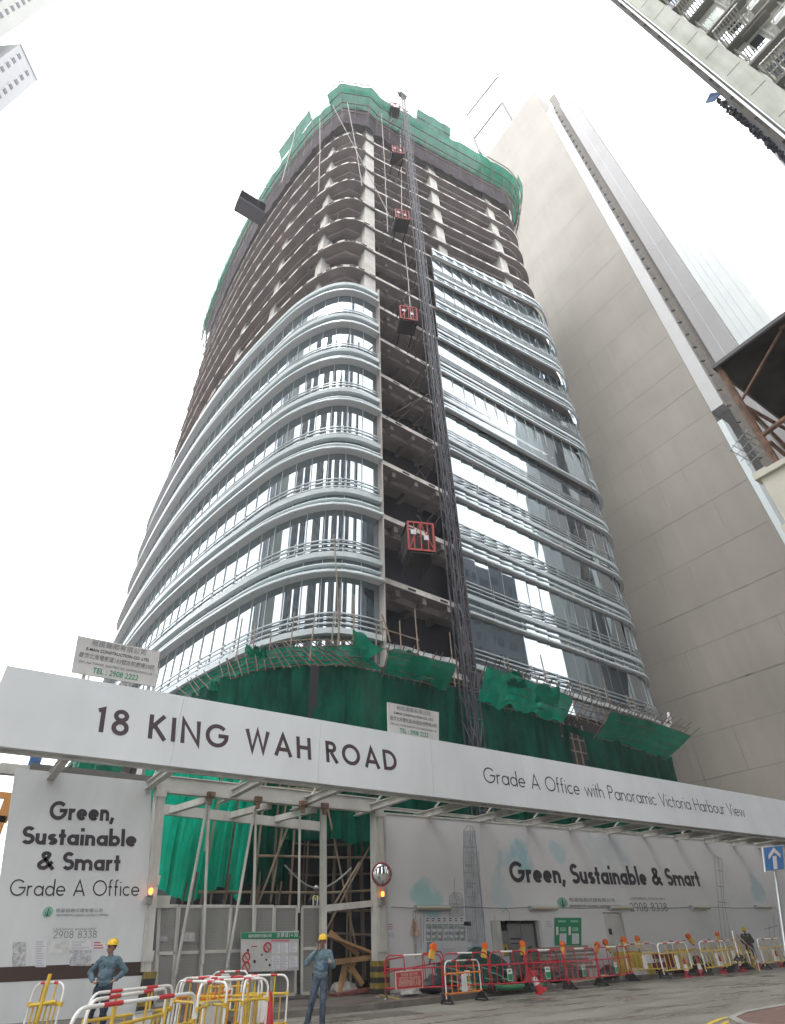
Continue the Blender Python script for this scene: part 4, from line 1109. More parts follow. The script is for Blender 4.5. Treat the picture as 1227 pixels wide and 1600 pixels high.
L2 = [[z4(*p) for p in l] for l in [[(865, 185), (905, 205), (915, 400), (950, 620)], [(865, 185), (875, 300), (905, 610)], [(885, 190), (925, 600)], [(878, 260), (908, 265)], [(885, 340), (915, 345)], [(890, 420), (930, 425)], [(1145, 530), (1148, 600)], [(1170, 490), (1172, 600)], [(1175, 450), (1195, 470), (1200, 600)], [(1120, 560), (1190, 540)]]]
sketch(L2, .04, mat('pencil_pale', (.34, .34, .36), .8))
# notices and posters
for i in range(7):
    x = 666+i*8.9
    sheet(wal, x, 1433, x+5, 1441, YH, M_paper, lines=2, ml=M_dark)
    sheet(wal, x, 1444.5, x+7.6, 1446, YH, M_greens)
    sheet(wal, x, 1447, x+8, 1470, YH, mat('notice_%d' % (i % 4), [(.20, .27, .35), (.42, .46, .50), (.30, .22, .18), (.18, .32, .14)][(i*3) % 4], .7, var=.5, scale=8, col2=(.5, .54, .56)), lines=2, ml=M_paper)
sheet(wal, 725, 1440, 736, 1446.5, YH, M_dark); sheet(wal, 667, 1472, 676, 1492, YH, mat('notice_blue', (.25, .33, .42), .7, var=.3, scale=6)); sheet(wal, 678, 1472, 738, 1480, YH, M_paper)
sheet(wal, 678, 1481, 715, 1494, YH, M_paper, lines=4, ml=M_fine); sheet(wal, 737, 1474, 748, 1492, YH, mat('notice_pale', (.40, .46, .52), .7))
sheet(wal, 605, 1442, 617, 1454, YH, M_paper, lines=3, ml=mat('pink_print', (.5, .2, .25), .7)); sheet(wal, 605, 1457, 618, 1466, YH, M_paper, lines=3, ml=M_fine)
sheet(wal, 853, 1438, 864, 1450, YH, M_paper, lines=4, ml=M_fine)
g1 = sheet(wal, 866, 1434, 908, 1477, YH, M_greens, 'green_notice_board', lift=.03)
for x0 in (869, 888.5):
    sheet(g1, x0, 1448, x0+3.5, 1461, YH-.03, M_paper); sheet(g1, x0+5.5, 1458.5, x0+16, 1475, YH-.03, M_paper, lines=6, ml=M_fine)
    sheet(g1, x0+3, 1438, x0+15, 1441, YH-.03, mat('pale_green_print', (.2, .5, .3), .6)); sheet(g1, x0+6, 1449, x0+15, 1455, YH-.03, mat('pale_green_print', (.2, .5, .3), .6), lines=2)
settle(hr)
# tube lamps along the wall
lpx = [(649, 702, 1419), (828, 869, 1419), (953, 987, 1418.5), (1080, 1107, 1418), (1181, 1203, 1417)]
for i, (x0, x1, y) in enumerate(lpx):
    a, b = atY(x0, y, YH-.1), atY(x1, y, YH-.1)
    t = thing('tube_lamp', ['tube lamp on the wall above the notices', 'tube lamp on the wall between the recess and the green board', 'tube lamp right above the door', 'tube lamp right of the phone number', 'rightmost tube lamp, near the arrow sign'][i], 'lamp', (a+b)/2, 0, 'tube lamps along the hoarding wall')
    l = (b.x-a.x)/2
    mb = MB(); mb.tube([(-l, -.06, 0), (l, -.06, 0)], .075, 10); mb.build('diffuser', mat('yellowed_diffuser', (.40, .37, .29), .5), t, smooth=True)
    mb = MB(); mb.bx(-l, l, -.02, .09, -.07, .09); mb.bx(-l-.03, -l, -.13, .05, -.08, .08); mb.bx(l, l+.03, -.13, .05, -.08, .08); mb.build('housing', M_rail, t)
pts = [atY(x, 1418+1.2*math.sin(x*.05), YH-.05) for x in range(612, 1227, 30)]
mb = MB(); mb.tube(pts, .016, 5); o = mb.build('power_cable', M_grey); tag(o, 'thin grey power cable strung along the hoarding wall between the tube lamps', 'cable')
# mop / rag hanging
p = atY(648, 1452, YH-.1); mb = MB(); P = [[(p.x+(i-2)*.05*(1+j*.25), p.y-.03*math.sin(i*2), p.z-.1*j+.3) for j in range(6)] for i in range(5)]; mb.grid(P); mb.tube([p+Vector((0, 0, -.9)), p+Vector((0, 0, .35))], .015)
o = mb.build('mop', mat('rag', (.42, .30, .24), .9, var=.5, scale=8)); tag(o, 'dirty mop hung upside down beside the posters on the hoarding', 'mop')

# ---- contractor signs on top of the fascia
def csign(name, quadpx, Y, label, legs):
    a, b, c, d = [atY(*q, Y) for q in quadpx]   # TL TR BR BL
    t = thing(name, label, 'sign', ((c.x+d.x)/2, Y, (c.z+d.z)/2), 0, 'contractor signs on the canopy')
    mb = MB(); mb.plate([(d.x, d.z), (c.x, c.z), (b.x, b.z), (a.x, a.z)], Y, Y+.06); bd = mb.build('board', mat('sign_board', (.50, .485, .47), .7, var=.08, scale=2), t)
    mb = MB()
    for s in legs:
        p = d.lerp(c, s); mb.bx(p.x-.05, p.x+.05, Y+.1, Y+.2, 7.5, a.z-.1); mb.bx(p.x+.12, p.x+.16, Y+.1, Y+.2, 7.5, p.z+.1)
    mb.build('support', M_white, t)
    H = (a.z-d.z); W_ = (b.x-a.x)
    rows = [('裕民建築有限公司', .84, .13, .66, M_grey), ('E-MAN CONSTRUCTION CO. LTD.', .67, .085, .76, M_text), ('香港北角電氣道183號友邦廣場29樓', .47, .115, .9, M_grey), ('29/F, AIA TOWER, ELECTRIC RD, NORTH POINT, HK', .31, .065, .88, M_grey), ('TEL : 2908 2222', .10, .15, .54, M_greens if legs[0] < .3 else M_text)]
    for tx, v, hh, ww, m in rows:
        l = d.lerp(a, v); r = c.lerp(b, v); cc = l.lerp(r, .5); ang = math.atan2(r.z-l.z, r.x-l.x)
        font_text(tx, H*hh*1.35, (cc.x, Y-.006, cc.z-H*.02), m, bd, width=W_*ww, rot=(PI/2, -ang, 0), bold=.012)
    settle(t)
csign('contractor_sign', ((122, 993), (250, 1018), (243, 1073), (112, 1050)), 18.7, 'white contractor sign board with legs above 18 KING WAH on the canopy', (.15, .62, .93))
csign('contractor_sign', ((606, 1097), (686, 1113), (686, 1159), (607, 1145)), 18.7, 'smaller contractor sign board on the canopy in front of the shaded green netting', (.08, .92))

# ---- folding gate
M_mesh = net_mat('gate_mesh', (.25, .245, .23), (.31, .305, .285), .06, .2)
M_wire = mat('mesh_wire', (.27, .265, .25), .6)
gate = thing('folding_gate', 'tall folding site gate of white framed wire mesh leaves', 'gate', (8.5, 22.3, .15))
YG = 22.35
edges = [(247, 243), (278, 270), (317, 312), (360, 353), (397, 392), (428, 424), (464, 462), (471, 470), (501, 500)]
for i, ((t0, b0), (t1, b1)) in enumerate(zip(edges[:-1], edges[1:])):
    if i == 6: continue
    yy = YG+(.12 if i % 2 else -.05)
    ty = lambda x: 1424+(x-247)*.012
    A, B = atY(t0+1, ty(t0), yy), atY(t1-1, ty(t1), yy); Cc, Dd = atY(b1-1, 1558, yy), atY(b0+1, 1560, yy)
    A.z = B.z = 2.68; Cc.z = Dd.z = .28
    mb = MB()
    for p, q in ((A, B), (B, Cc), (Cc, Dd), (Dd, A), (A.lerp(Dd, .5), B.lerp(Cc, .5))): mb.beam(p, q, .05, .085, (1, 0, 0) if abs(p.x-q.x) < .4 else (0, 0, 1))
    lf = mb.build('leaf', M_white, gate)
    mb = MB(); mb.quad(Dd, Cc, B, A)
    mb.mi = 1
    for k in range(1, 30): mb.beam(A.lerp(Dd, k/30), B.lerp(Cc, k/30), .006, .011)
    for k in range(1, 9): mb.beam(A.lerp(B, k/9), Dd.lerp(Cc, k/9), .006, .011, (1, 0, 0))
    mb.build('mesh_panel', [M_mesh, M_wire], lf)
mb = MB()
for (x0, y0, x1, y1) in ((327, 1250, 317, 1506), (325, 1252, 274, 1524), (400, 1262, 396, 1455), (398, 1264, 355, 1512), (469, 1266, 467, 1426), (327, 1250, 322, 1330)):
    mb.tube([atY(x0, y0, 22.05), atY(x1, y1, 22.2)], .05, 8)
p = atY(505, 1268, 22.1); q = atY(505, 1553, 22.1); mb.beam((p.x, 22.1, 5.86), (q.x, 22.1, .2), .2, .2, (1, 0, 0))
mb.build('stay', M_white, gate)
mb = MB()
for x, y in ((327, 1246), (400, 1256), (470, 1264), (504, 1268)):
    p = atY(x, y, 22.0); mb.box((p.x, 21.82, 5.9), (.28, .16, .2)); mb.box((p.x, 21.8, 5.72), (.12, .12, .25))
mb.build('roller', M_rust, gate)
mb = MB(); a, b = atY(508, 1423, 22.1), atY(583, 1414, 22.1); mb.beam((a.x, 22.1, 2.62), (13.85, 22.1, 2.78), .14, .2); mb.build('rail_beam', M_white, gate); mb = MB(); mb.bx(4.9, 6.2, 22.2, 22.3, 2.62, 2.95); mb.build('rail_beam', M_white, gate)
settle(gate)
# site notice board hung on the gate
nbp = [(377, 1457), (467, 1454), (467, 1516), (377, 1519)]
Yn = 22.05; a, b, c, d = [atY(*q, Yn) for q in nbp]
nb_ = thing('notice_board', 'site notice board with a green header hung on the wire mesh gate', 'notice board', ((c.x+d.x)/2, Yn, d.z))
mb = MB(); mb.plate([(d.x, d.z), (c.x, c.z), (b.x, b.z), (a.x, a.z)], Yn, Yn+.05); bd = mb.build('board', mat('notice_backing', (.46, .46, .44), .7, var=.1), nb_)
sheet(nb_, 377, 1457, 467.5, 1467, Yn, M_greens, 'header')
ft('裕民建築有限公司', 388, 424, 1464.5, 4.5, Yn-.01, M_paper, nb_); ft('京華道14-30', 432, 465, 1464, 6, Yn-.01, M_paper, nb_)
sheet(bd, 424, 1468, 452, 1471.5, Yn, mat('pink_print', (.5, .2, .25), .7)); sheet(bd, 393, 1478, 402, 1479.5, Yn, M_redstripe)
for x0, y0, x1, y1 in ((425, 1473, 438, 1490), (440, 1473, 450, 1490), (452, 1473, 464, 1488), (425, 1493, 438, 1514), (440, 1493, 450, 1514), (452, 1494, 465, 1511)): sheet(bd, x0, y0, x1, y1, Yn, M_paper, lines=8, ml=M_fine)
for x, y in ((385, 1496), (385, 1511), (418, 1480)):
    p = atY(x, y, Yn-.012); mb = MB(); mb.tube([(p.x+.12*math.cos(k*PI/9), p.y, p.z+.12*math.sin(k*PI/9)) for k in range(18)], .022, 5, closed=True); mb.beam((p.x-.08, p.y, p.z+.08), (p.x+.08, p.y, p.z-.08), .02, .02)
    mb.build('prohibition_ring', M_redstripe, bd)
for x, y, s in ((386, 1483, 1), (396, 1500, 1.2), (408, 1490, .8), (415, 1498, .8), (420, 1506, 1)):
    sheet(bd, x, y, x+3*s, y+4*s, Yn, M_dark)
settle(nb_)
for x, y, w_, h_, lb in ((256, 1467, 11, 7, 'small grey card tied to the first gate leaf'), (294, 1464, 21, 14, 'sheet of paper tied to the second gate leaf')):
    o = sheet(None, x-w_/2, y-h_/2, x+w_/2, y+h_/2, 22.15, mat('worn_card', (.36, .35, .33), .8, var=.2, scale=6), 'paper_notice'); tag(o, lb, 'notice')

# =================================================================== NEIGHBOURING BUILDINGS
def tile_mat():
    m = bpy.data.materials.new('ribbed_tile_wall'); m.use_nodes = True; t = m.node_tree; p = t.nodes['Principled BSDF']; L = t.links.new
    p.inputs['Roughness'].default_value = .7
    tc = t.nodes.new('ShaderNodeTexCoord'); sx = t.nodes.new('ShaderNodeSeparateXYZ'); L(tc.outputs['Object'], sx.inputs[0])
    n = t.nodes.new('ShaderNodeTexNoise'); n.inputs['Scale'].default_value = .12; n.inputs['Detail'].default_value = 6; L(tc.outputs['Object'], n.inputs['Vector'])
    r = t.nodes.new('ShaderNodeValToRGB'); r.color_ramp.elements[0].position = .35; r.color_ramp.elements[1].position = .7
    r.color_ramp.elements[0].color = (.245, .226, .194, 1); r.color_ramp.elements[1].color = (.30, .276, .236, 1); L(n.outputs['Fac'], r.inputs[0])
    mp = t.nodes.new('ShaderNodeMapping'); mp.inputs['Scale'].default_value = (1, .9, .05)
    n2 = t.nodes.new('ShaderNodeTexNoise'); n2.inputs['Scale'].default_value = 1.4; n2.inputs['Detail'].default_value = 5; L(tc.outputs['Object'], mp.inputs[0]); L(mp.outputs[0], n2.inputs['Vector'])
    r2 = t.nodes.new('ShaderNodeMapRange'); r2.inputs[1].default_value = .3; r2.inputs[2].default_value = .7; r2.inputs[3].default_value = .95; r2.inputs[4].default_value = 1.03; L(n2.outputs['Fac'], r2.inputs[0])
    w = t.nodes.new('ShaderNodeTexWave'); w.wave_type = 'BANDS'; w.bands_direction = 'Y'; w.inputs['Scale'].default_value = 1.9; w.inputs['Distortion'].default_value = .6; L(tc.outputs['Object'], w.inputs['Vector'])
    r3 = t.nodes.new('ShaderNodeMapRange'); r3.inputs[3].default_value = .93; r3.inputs[4].default_value = 1.03; L(w.outputs['Fac'], r3.inputs[0])
    a = t.nodes.new('ShaderNodeMath'); a.operation = 'MULTIPLY'; L(r2.outputs[0], a.inputs[0]); L(r3.outputs[0], a.inputs[1])
    v = t.nodes.new('ShaderNodeVectorMath'); v.operation = 'SCALE'; L(r.outputs[0], v.inputs[0]); L(a.outputs[0], v.inputs['Scale']); L(v.outputs[0], p.inputs['Base Color'])
    return m
M_tile = tile_mat()
M_joint = mat('movement_joint', (.20, .185, .16), .8)
bw = thing('slab_building', 'huge windowless beige tiled building wall right of the tower', 'building', (75, 40, 0))
XW = 64.0; HT = 186
mb = MB(); mb.bx(XW, 100, 17.6, 75, 0, HT); wl = mb.build('wall', M_tile, bw)
mb = MB()
for i, z in enumerate([10, 14.6, 18.9, 23.3, 28.0, 32.4, 38.2, 44.3, 50.8, 56.2, 61.5, 66.6, 73, 81, 90, 99, 108, 120, 134, 150]):
    mb.bx(XW-.012, XW+.01, 17.7, 75, z-.03, z+.03)
random.seed(3)
for i in range(26):
    z = random.choice([18.9, 28, 38.2, 44.3, 50.8, 56.2, 66.6, 81]); y = random.uniform(18.5, 38); mb.bx(XW-.014, XW+.01, y-.025, y+.025, z-random.uniform(2, 5), z-.04)
for i in range(12):
    z = random.choice([32.4, 23.3, 44.3]); y = random.uniform(18.5, 34); mb.bx(XW-.02, XW+.01, y-.5, y+.5, z-.07, z+.07)
mb.build('movement_joint', M_joint, wl)
mb = MB(); mb.bx(XW-.06, XW+1.6, 15.9, 17.55, 56, HT-18)
mb.build('corner_pilaster', mat('white_cladding', (.46, .46, .465), .5, var=.05, scale=.3), bw)
mb = MB(); mb.bx(XW-.05, XW+1.6, 16.9, 17.56, 0, 54)
mb.build('corner_trim', M_fin, bw)
mb = MB(); mb.bx(XW+1.4, XW+1.9, 14.2, 15.9, 30, HT-10); mb.build('recess_wall', mat('recess_brown', (.17, .15, .13), .8, var=.2), bw)
mb = MB()
z = 40
while z < 168: mb.box((XW+.6, 15.6, z+.2), (.3, .5, .1), M=Matrix.Rotation(.5, 3, 'X')); z += 3.1
mb.build('bracket', M_dark, bw)
M_gr = mat('grey_cladding', (.27, .262, .265), .6, var=.06, scale=.2)
mb = MB(); mb.bx(XW-.1, XW+14, 11.0, 14.2, 0, HT-22)
gw = mb.build('grey_wing', M_gr, bw)
mb = MB()
for z in (58, 76, 92, 112, 134): mb.bx(XW-.13, XW-.09, 11.0, 14.2, z-.04, z+.04)
mb.bx(XW-.13, XW-.09, 12.75, 12.8, 0, HT-22); mb.build('movement_joint', M_gr if False else mat('pale_joint', (.5, .5, .53), .6), gw)
mb = MB(); mb.bx(XW+.4, XW+14, 6.6, 10.98, 0, 150); pw = mb.build('pale_wing', mat('overlit_cladding', (.52, .56, .56), .35, var=.04, scale=.3), bw)  # paler than the grey wing: stronger light put into the colour
mb = MB()
for y in (7.4, 8.6, 9.4, 10.2): mb.bx(XW+.36, XW+.42, y-.04, y+.04, 0, 140)
mb.build('cladding_joint', mat('pale_joint', (.5, .5, .53), .6), pw)
mb = MB()
a0, a1, b0, b1 = atX(741, 217, XW), atX(785, 160, XW), atX(730, 180, XW), atX(778, 120, XW)
for p, q in ((a0, a1), (b0, b1), (a0, b0)): mb.tube([p, q], .3, 6)
for t in (.33, .68): mb.tube([a0.lerp(a1, t), b0.lerp(b1, t)], .18, 6)
mb.tube([a0, Vector((XW+2, a0.y, HT))], .4, 6); mb.tube([a1, Vector((XW+2, a1.y, HT))], .4, 6)
mb.build('roof_frame', mat('dark_steel_frame', (.10, .09, .09), .6), bw)
settle(bw)

def window_building(name, label, x0, x1, y0, y1, h, faces, wallm, pitch=3.1, bay=3.4, wwin=1.7, hwin=1.5, glass=None, loc=None, limit=100):
    t = thing(name, label, 'building', loc or ((x0+x1)/2, (y0+y1)/2, 0))
    mb = MB(); mb.bx(x0, x1, y0, y1, 0, h); mb.build('wall', wallm, t)
    g = MB(); f = MB()
    for fc in faces:
        ax = fc in '-+'
        L0, L1 = (y0, y1) if fc in 'WE' else (x0, x1)
        n = int((L1-L0)/bay)
        for i in range(n):
            c = L0+(i+.5)*(L1-L0)/n
            for k in range(1, int(h/pitch)):
                z = k*pitch
                ww = wwin*(1 if (i*7+k) % 5 else .6)
                for B, e, hw, zz in ((f, .04, ww/2+.1, .1), (g, .06, ww/2, 0)):
                    if fc == 'W': B.bx(x0-e, x0+.05, c-hw, c+hw, z-zz, z+hwin+zz)
                    if fc == 'E': B.bx(x1-.05, x1+e, c-hw, c+hw, z-zz, z+hwin+zz)
                    if fc == 'S': B.bx(c-hw, c+hw, y0-e, y0+.05, z-zz, z+hwin+zz)
                    if fc == 'N': B.bx(c-hw, c+hw, y1-.05, y1+e, z-zz, z+hwin+zz)
    o = f.build('window_frame', mat('dull_frame', (.14, .14, .15), .7), t); o['kind'] = 'stuff'
    o = g.build('window_glass', glass or (mat('dull_window', (.03, .035, .045), .6)), t); o['kind'] = 'stuff'
    settle(t); return t
M_dkglass = glass_mat('dark_window_glass', (.03, .035, .04), (.5, .55, .6), .2)
M_b1 = mat('grey_render', (.26, .25, .24), .8, var=.2, scale=.15)
M_b2 = mat('brown_render', (.20, .17, .15), .8, var=.2, scale=.15)
M_b4 = mat('dark_office_render', (.15, .17, .19), .8, var=.45, scale=.12)
M_b5 = mat('dark_brown_render', (.18, .18, .175), .8, var=.3, scale=.15)
M_b3 = mat('cream_render', (.45, .43, .38), .8, var=.12, scale=.2)
# across the street (seen as reflections in the curved glass)
window_building('office_block', 'dark grey office block across the street, mirrored in the right glass front', 36, 77, -40, -11, 60, 'NW', M_b4)
window_building('office_block', 'tall brown office block across the street, mirrored at the right end of the glass', 99, 160, -17, -11, 190, 'NW', M_b4)
for (x0, x1, y0, y1, h, fc, m_, lb) in ((-20, -6, -52, -38, 150, 'NEW', M_b4, 'dark grey apartment tower behind the viewpoint, mirrored in the curved corner glass'),
        (-46, -31, -46, -32, 140, 'NE', M_b5, 'brown apartment tower behind the viewpoint to the left, mirrored in the curved corner'),
        (1, 9, -60, -34, 160, 'NEW', M_b5, 'narrow brown apartment tower behind the viewpoint, mirrored as a stripe in the corner glass'),
        (-58, -46, -20, -8, 150, 'NE', M_b4, 'dark grey tower left of the viewpoint, mirrored in the middle of the curved corner glass'),
        (-64, -50, 3, 15, 150, 'NE', M_b5, 'brown tower far left of the viewpoint, mirrored in the left part of the corner glass'),
        (-70, -54, 27, 36, 150, 'SE', M_b4, 'dark grey tower beyond the left edge, mirrored where the corner glass meets the left face'),
        (-70, -56, 40, 47, 130, 'SE', M_b5, 'lower brown tower beyond the left edge, mirrored as a stripe on the left face')):
    window_building('apartment_tower', lb, x0, x1, y0, y1, h, fc, m_)

# top right: close apartment tower with recessed bays, seen steeply from below
at_ = thing('apartment_tower', 'grey green apartment tower overhead at the top right with windows, pipes and laundry racks', 'building', (30, -15, 0))
M_ap = mat('pale_green_render', (.66, .68, .60), .8, var=.12, scale=.6, streak=(.25, 1.2, .12))
M_ap2 = mat('stained_band', (.32, .31, .29), .85, var=.3, scale=.5)
XA = 20.0; FH = 2.95; DB = .95
mb = MB(); mb.bx(XA, 22.4, -3.4, -2.45, 0, 90); mb.bx(XA+DB, 22.6, -34, -3.4, 0, 90)
wl = mb.build('wall', M_ap, at_)
mb = MB(); mb.bx(XA+.25, 22.3, -2.45, -2.25, 0, 90); mb.build('stained_strip', M_ap2, at_)
mb = MB(); mb.bx(XA+.05, XA+.12, -2.44, -2.38, 0, 90); mb.bx(XA+.18, XA+.26, -2.3, -2.2, 0, 90); mb.build('pipe', M_fin, at_)
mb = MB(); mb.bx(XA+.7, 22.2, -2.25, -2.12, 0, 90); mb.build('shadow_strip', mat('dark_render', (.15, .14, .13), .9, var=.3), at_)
mb = MB()
for k in range(8, 28): mb.bx(XA-.012, XA+.01, -3.3, -2.6, k*FH+.9, k*FH+.94)
for k in range(10, 28): mb.bx(XA+.6, XA+.7, -2.3, -2.1, k*FH+.2, k*FH+1.6)
mb.build('floor_joint', M_joint, wl)
random.seed(5)
for k in range(9, 19):
    z = k*FH+.9
    for bi, yb in enumerate((-3.4, -6.6, -9.8, -13.0)):
        y1 = yb
        a = MB()       # projecting pier and floor nib between two bays
        a.bx(XA, XA+DB, y1-3.2, y1-2.75, z, z+FH-.004); a.build('bay_pier', M_ap, at_)
        a = MB(); a.bx(XA+.45, XA+DB, y1-2.75, y1, z-.16, z); a.build('ledge', M_ap2, at_)
        sw = (k+bi) % 2
        f = MB(); f.bx(XA+DB-.06, XA+DB+.02, y1-1.35, y1-.15, z+.75, z+2.15); f = f.build('window', M_wpl, at_)
        g = MB(); g.bx(XA+DB-.08, XA+DB-.05, y1-.72, y1-.22, z+.82, z+2.08); g.bx(XA+DB-.08, XA+DB-.05, y1-1.28, y1-.78, z+.82, z+2.08)
        g.build('pane', mat('green_glass', (.02, .16, .11), .2) if (k*3+bi) % 7 == 0 else M_dkglass, f)
        u = MB(); u.bx(XA+.35, XA+DB-.05, y1-2.5, y1-1.75, z+.5, z+1.1); u = u.build('air_conditioner', M_wpl, at_)
        g = MB(); g.mi = 0
        for i in range(5): g.bx(XA+.335, XA+.35, y1-2.42, y1-1.85, z+.56+i*.1, z+.6+i*.1)
        g.build('grille', M_rail, u)
        if sw:
            r = MB()
            for i in range(9): r.bx(XA-.55, XA+DB-.1, y1-.2-i*.15, y1-.14-i*.15, z+.52, z+.57)
            for e in (XA-.55, XA+.2): r.bx(e, e+.05, y1-1.5, y1-.1, z+.46, z+.52)
            r.build('drying_rack', M_wpl, at_)
        if random.random() < .6:
            r = MB(); r.beam((XA+DB-.1, y1-1.4, z+2.4), (XA+.3, y1-1.4, z+2.2), 1.3, .04, (0, 0, 1)); r.build('awning', M_ap2, at_)
for y in (-3.7, -4.9, -6.0, -7.1, -8.6, -9.3, -10.4, -12):
    mb = MB(); mb.tube([(XA+DB-.12, y, 0), (XA+DB-.12, y, 88)], .06, 6); mb.build('drain_pipe', M_wpl, at_)
for k in range(9, 19):
    z = k*FH+1.3; mb = MB(); mb.tube([(XA+DB-.1, -5.0, z+.9), (XA+.5, -5.6, z+.6), (XA+DB-.1, -6.5, z+.5)], .045, 5); mb.tube([(XA+.7, -4.9, z+.2), (XA+.2, -5.3, z+.5), (XA+.3, -6.3, z+.9)], .03, 5); mb.build('waste_pipe', M_wpl, at_)
settle(at_)
nb = thing('neighbour_block', 'narrow grey block just beyond the top right tower with plants along its roof edge', 'building', (40, -8, 0))
mb = MB(); mb.bx(30, 33, -12, -3.05, 0, 53.0); mb.bx(30.1, 33, -3.05, -2.75, 0, 51.5); w0_ = mb.build('wall', mat('blue_grey_render', (.40, .42, .47), .7, var=.15), nb)
mb = MB()
for k in range(4, 17): mb.bx(29.9, 30.3, -3.3, -3.0, k*3.05, k*3.05+1.2)
mb.build('window', M_dkglass, nb)
mb = MB()
for i in range(260):
    z = random.uniform(39, 52.6); r = .12+.10*random.random(); c = Vector((30+random.uniform(-.1, .3), -2.72+random.random()*.22, z))
    mb.box(c, (r, r*.8, r*1.5), M=Matrix.Rotation(random.uniform(0, 3), 3, Vector((random.random(), random.random(), 1)).normalized()))
mb.build('climbing_plant', mat('dark_leaves', (.05, .05, .07), .8), nb)
mb = MB()
for i in range(7): mb.beam((30, -3.0+.1*i, 52.6), (29.9+.1*i, -2.5+.08*i, 53.6+.1*i), .12, .12)
mb.build('blue_tarpaulin', mat('blue_tarp', (.14, .22, .42), .6), nb)
settle(nb)

# right: low building with roof canopy on rusty posts
lb_ = thing('low_building', 'cream low building at the right edge with a dark roof canopy on rusty posts', 'building', (18, 1, 0))
M_cream = mat('cream_paint', (.55, .53, .45), .7, var=.1, scale=1.5)
mb = MB(); mb.bx(13.75, 24, -9, 3.3, 0, 8.6); mb.build('wall', M_cream, lb_)
mb = MB()
mb.bx(13.6, 13.8, -9, 3.5, 9.0, 10.4); mb.bx(13.8, 24, 3.3, 3.5, 9.0, 10.4); mb.bx(13.5, 24.1, -9, 3.6, 8.6, 9.0); mb.bx(13.5, 13.85, 3.25, 3.6, 10.4, 10.6); mb.bx(13.5, 24, -9, 3.25, 10.4, 10.55)
mb.build('parapet', M_cream, lb_)
mb = MB(); mb.bx(13.62, 21.5, -8, 3.1, 14.35, 14.42); cn = mb.build('canopy', mat('mottled_dark_sheet', (.018, .017, .018), .8, var=.7, scale=.9, col2=(.06, .058, .05)), lb_)  # near-black sheet with a mottled noise tone
mb = MB()
mb.bx(13.54, 13.62, -8, 3.16, 14.32, 14.44); mb.bx(13.54, 21.5, 3.1, 3.16, 14.32, 14.44)
mb.build('canopy_edge', mat('canopy_trim', (.10, .10, .105), .6), cn)
mb = MB()
mb.tube([(13.75, 3.05, 10.3), (13.75, 3.05, 14.35)], .085, 8)
mb.build('post', M_rust, lb_)
mb = MB()
for a, b, r in (((13.75, 3.05, 12.9), (13.9, 1.4, 14.3), .04), ((13.75, 3.0, 12.7), (20, 2.9, 13.9), .05), ((13.75, 3.0, 11.6), (13.8, -2, 12.3), .07), ((13.75, 3.0, 12.7), (16.5, 3.0, 11.2), .06), ((16.5, 3, 11.2), (21, 2.8, 10.9), .06), ((13.8, 1.4, 14.3), (13.9, -3, 13.6), .045), ((14, 3.0, 11.5), (18, 3.0, 10.6), .05)):
    mb.tube([a, b], r, 6)
mb.build('brace', M_rust, lb_)
mb = MB()
for i in range(5): mb.tube([(13.6-.5+i*.02, 3.2+.12*i, 11.55-.05*i), (14.3, 3.1+.12*i, 11.6-.08*i)], .012, 5)
for i in range(4): mb.tube([(13.2+.3*i, 3.1, 11.6-.04*i), (13.2+.3*i, 3.75, 11.3)], .012, 5)
mb.tube([(14, 3.0, 12.7), (15.2, 3.0, 10.9)], .01, 5); mb.tube([(14.1, 3.0, 12.7), (15.4, 3.0, 10.9)], .01, 5)
mb.build('wire_rack', M_rail, lb_)
settle(lb_)

# top left towers
M_tl = mat('pale_render', (.40, .41, .375), .7, var=.05, scale=.1)
def rot_tower(name, label, corner, ang, wA, wB, h, wm, rows):
    """corner nearest the view; faces run along ang and ang+90"""
    t = thing(name, label, 'building', (corner[0], corner[1], 0))
    d = Vector((math.cos(ang), math.sin(ang), 0)); e = Vector((-d.y, d.x, 0)); c = Vector((corner[0], corner[1], 0))
    mb = MB(); q = [c, c+d*wA, c+d*wA+e*wB, c+e*wB]; mb.prism([(p.x, p.y) for p in q], 0, h); w_ = mb.build('wall', wm, t)
    f = MB(); g = MB()
    for k in range(rows[0], rows[1]):
        z = h-k*3.1
        for s in rows[2]:
            p = c+d*s+Vector((0, 0, z)); n = -e
            g.beam(p-d*.55+n*.06, p+d*.35+n*.06, .06, 1.3); f.beam(p-d*.75+n*.05, p-d*.65+n*.05, .2, 1.9); pass
    f.build('window_frame', M_mull, t)['kind'] = 'stuff'; g.build('window', mat('dim_window', (.09, .09, .10), .6), t)['kind'] = 'stuff'
    mb = MB(); mb.beam(c-e*.1+Vector((0, 0, h-.2)), c-e*.1+d*wA+Vector((0, 0, h-.2)), .3, .5); mb.build('cornice', M_mull, t)
    settle(t); return t
rot_tower('apartment_tower', 'pale apartment tower at the top left corner, the higher one with large dark windows', (-58.8, 58.2), R(48), 16, 12, 191, M_tl, (1, 20, (8.5, 11.2, 13.4)))
rot_tower('apartment_tower', 'white apartment tower at the left edge, the lower one with rows of small windows', (-46.2, 71.6), R(53), 6.6, 12, 161, mat('white_render', (.40, .405, .415), .7), (1, 16, (1.6, 4.6)))

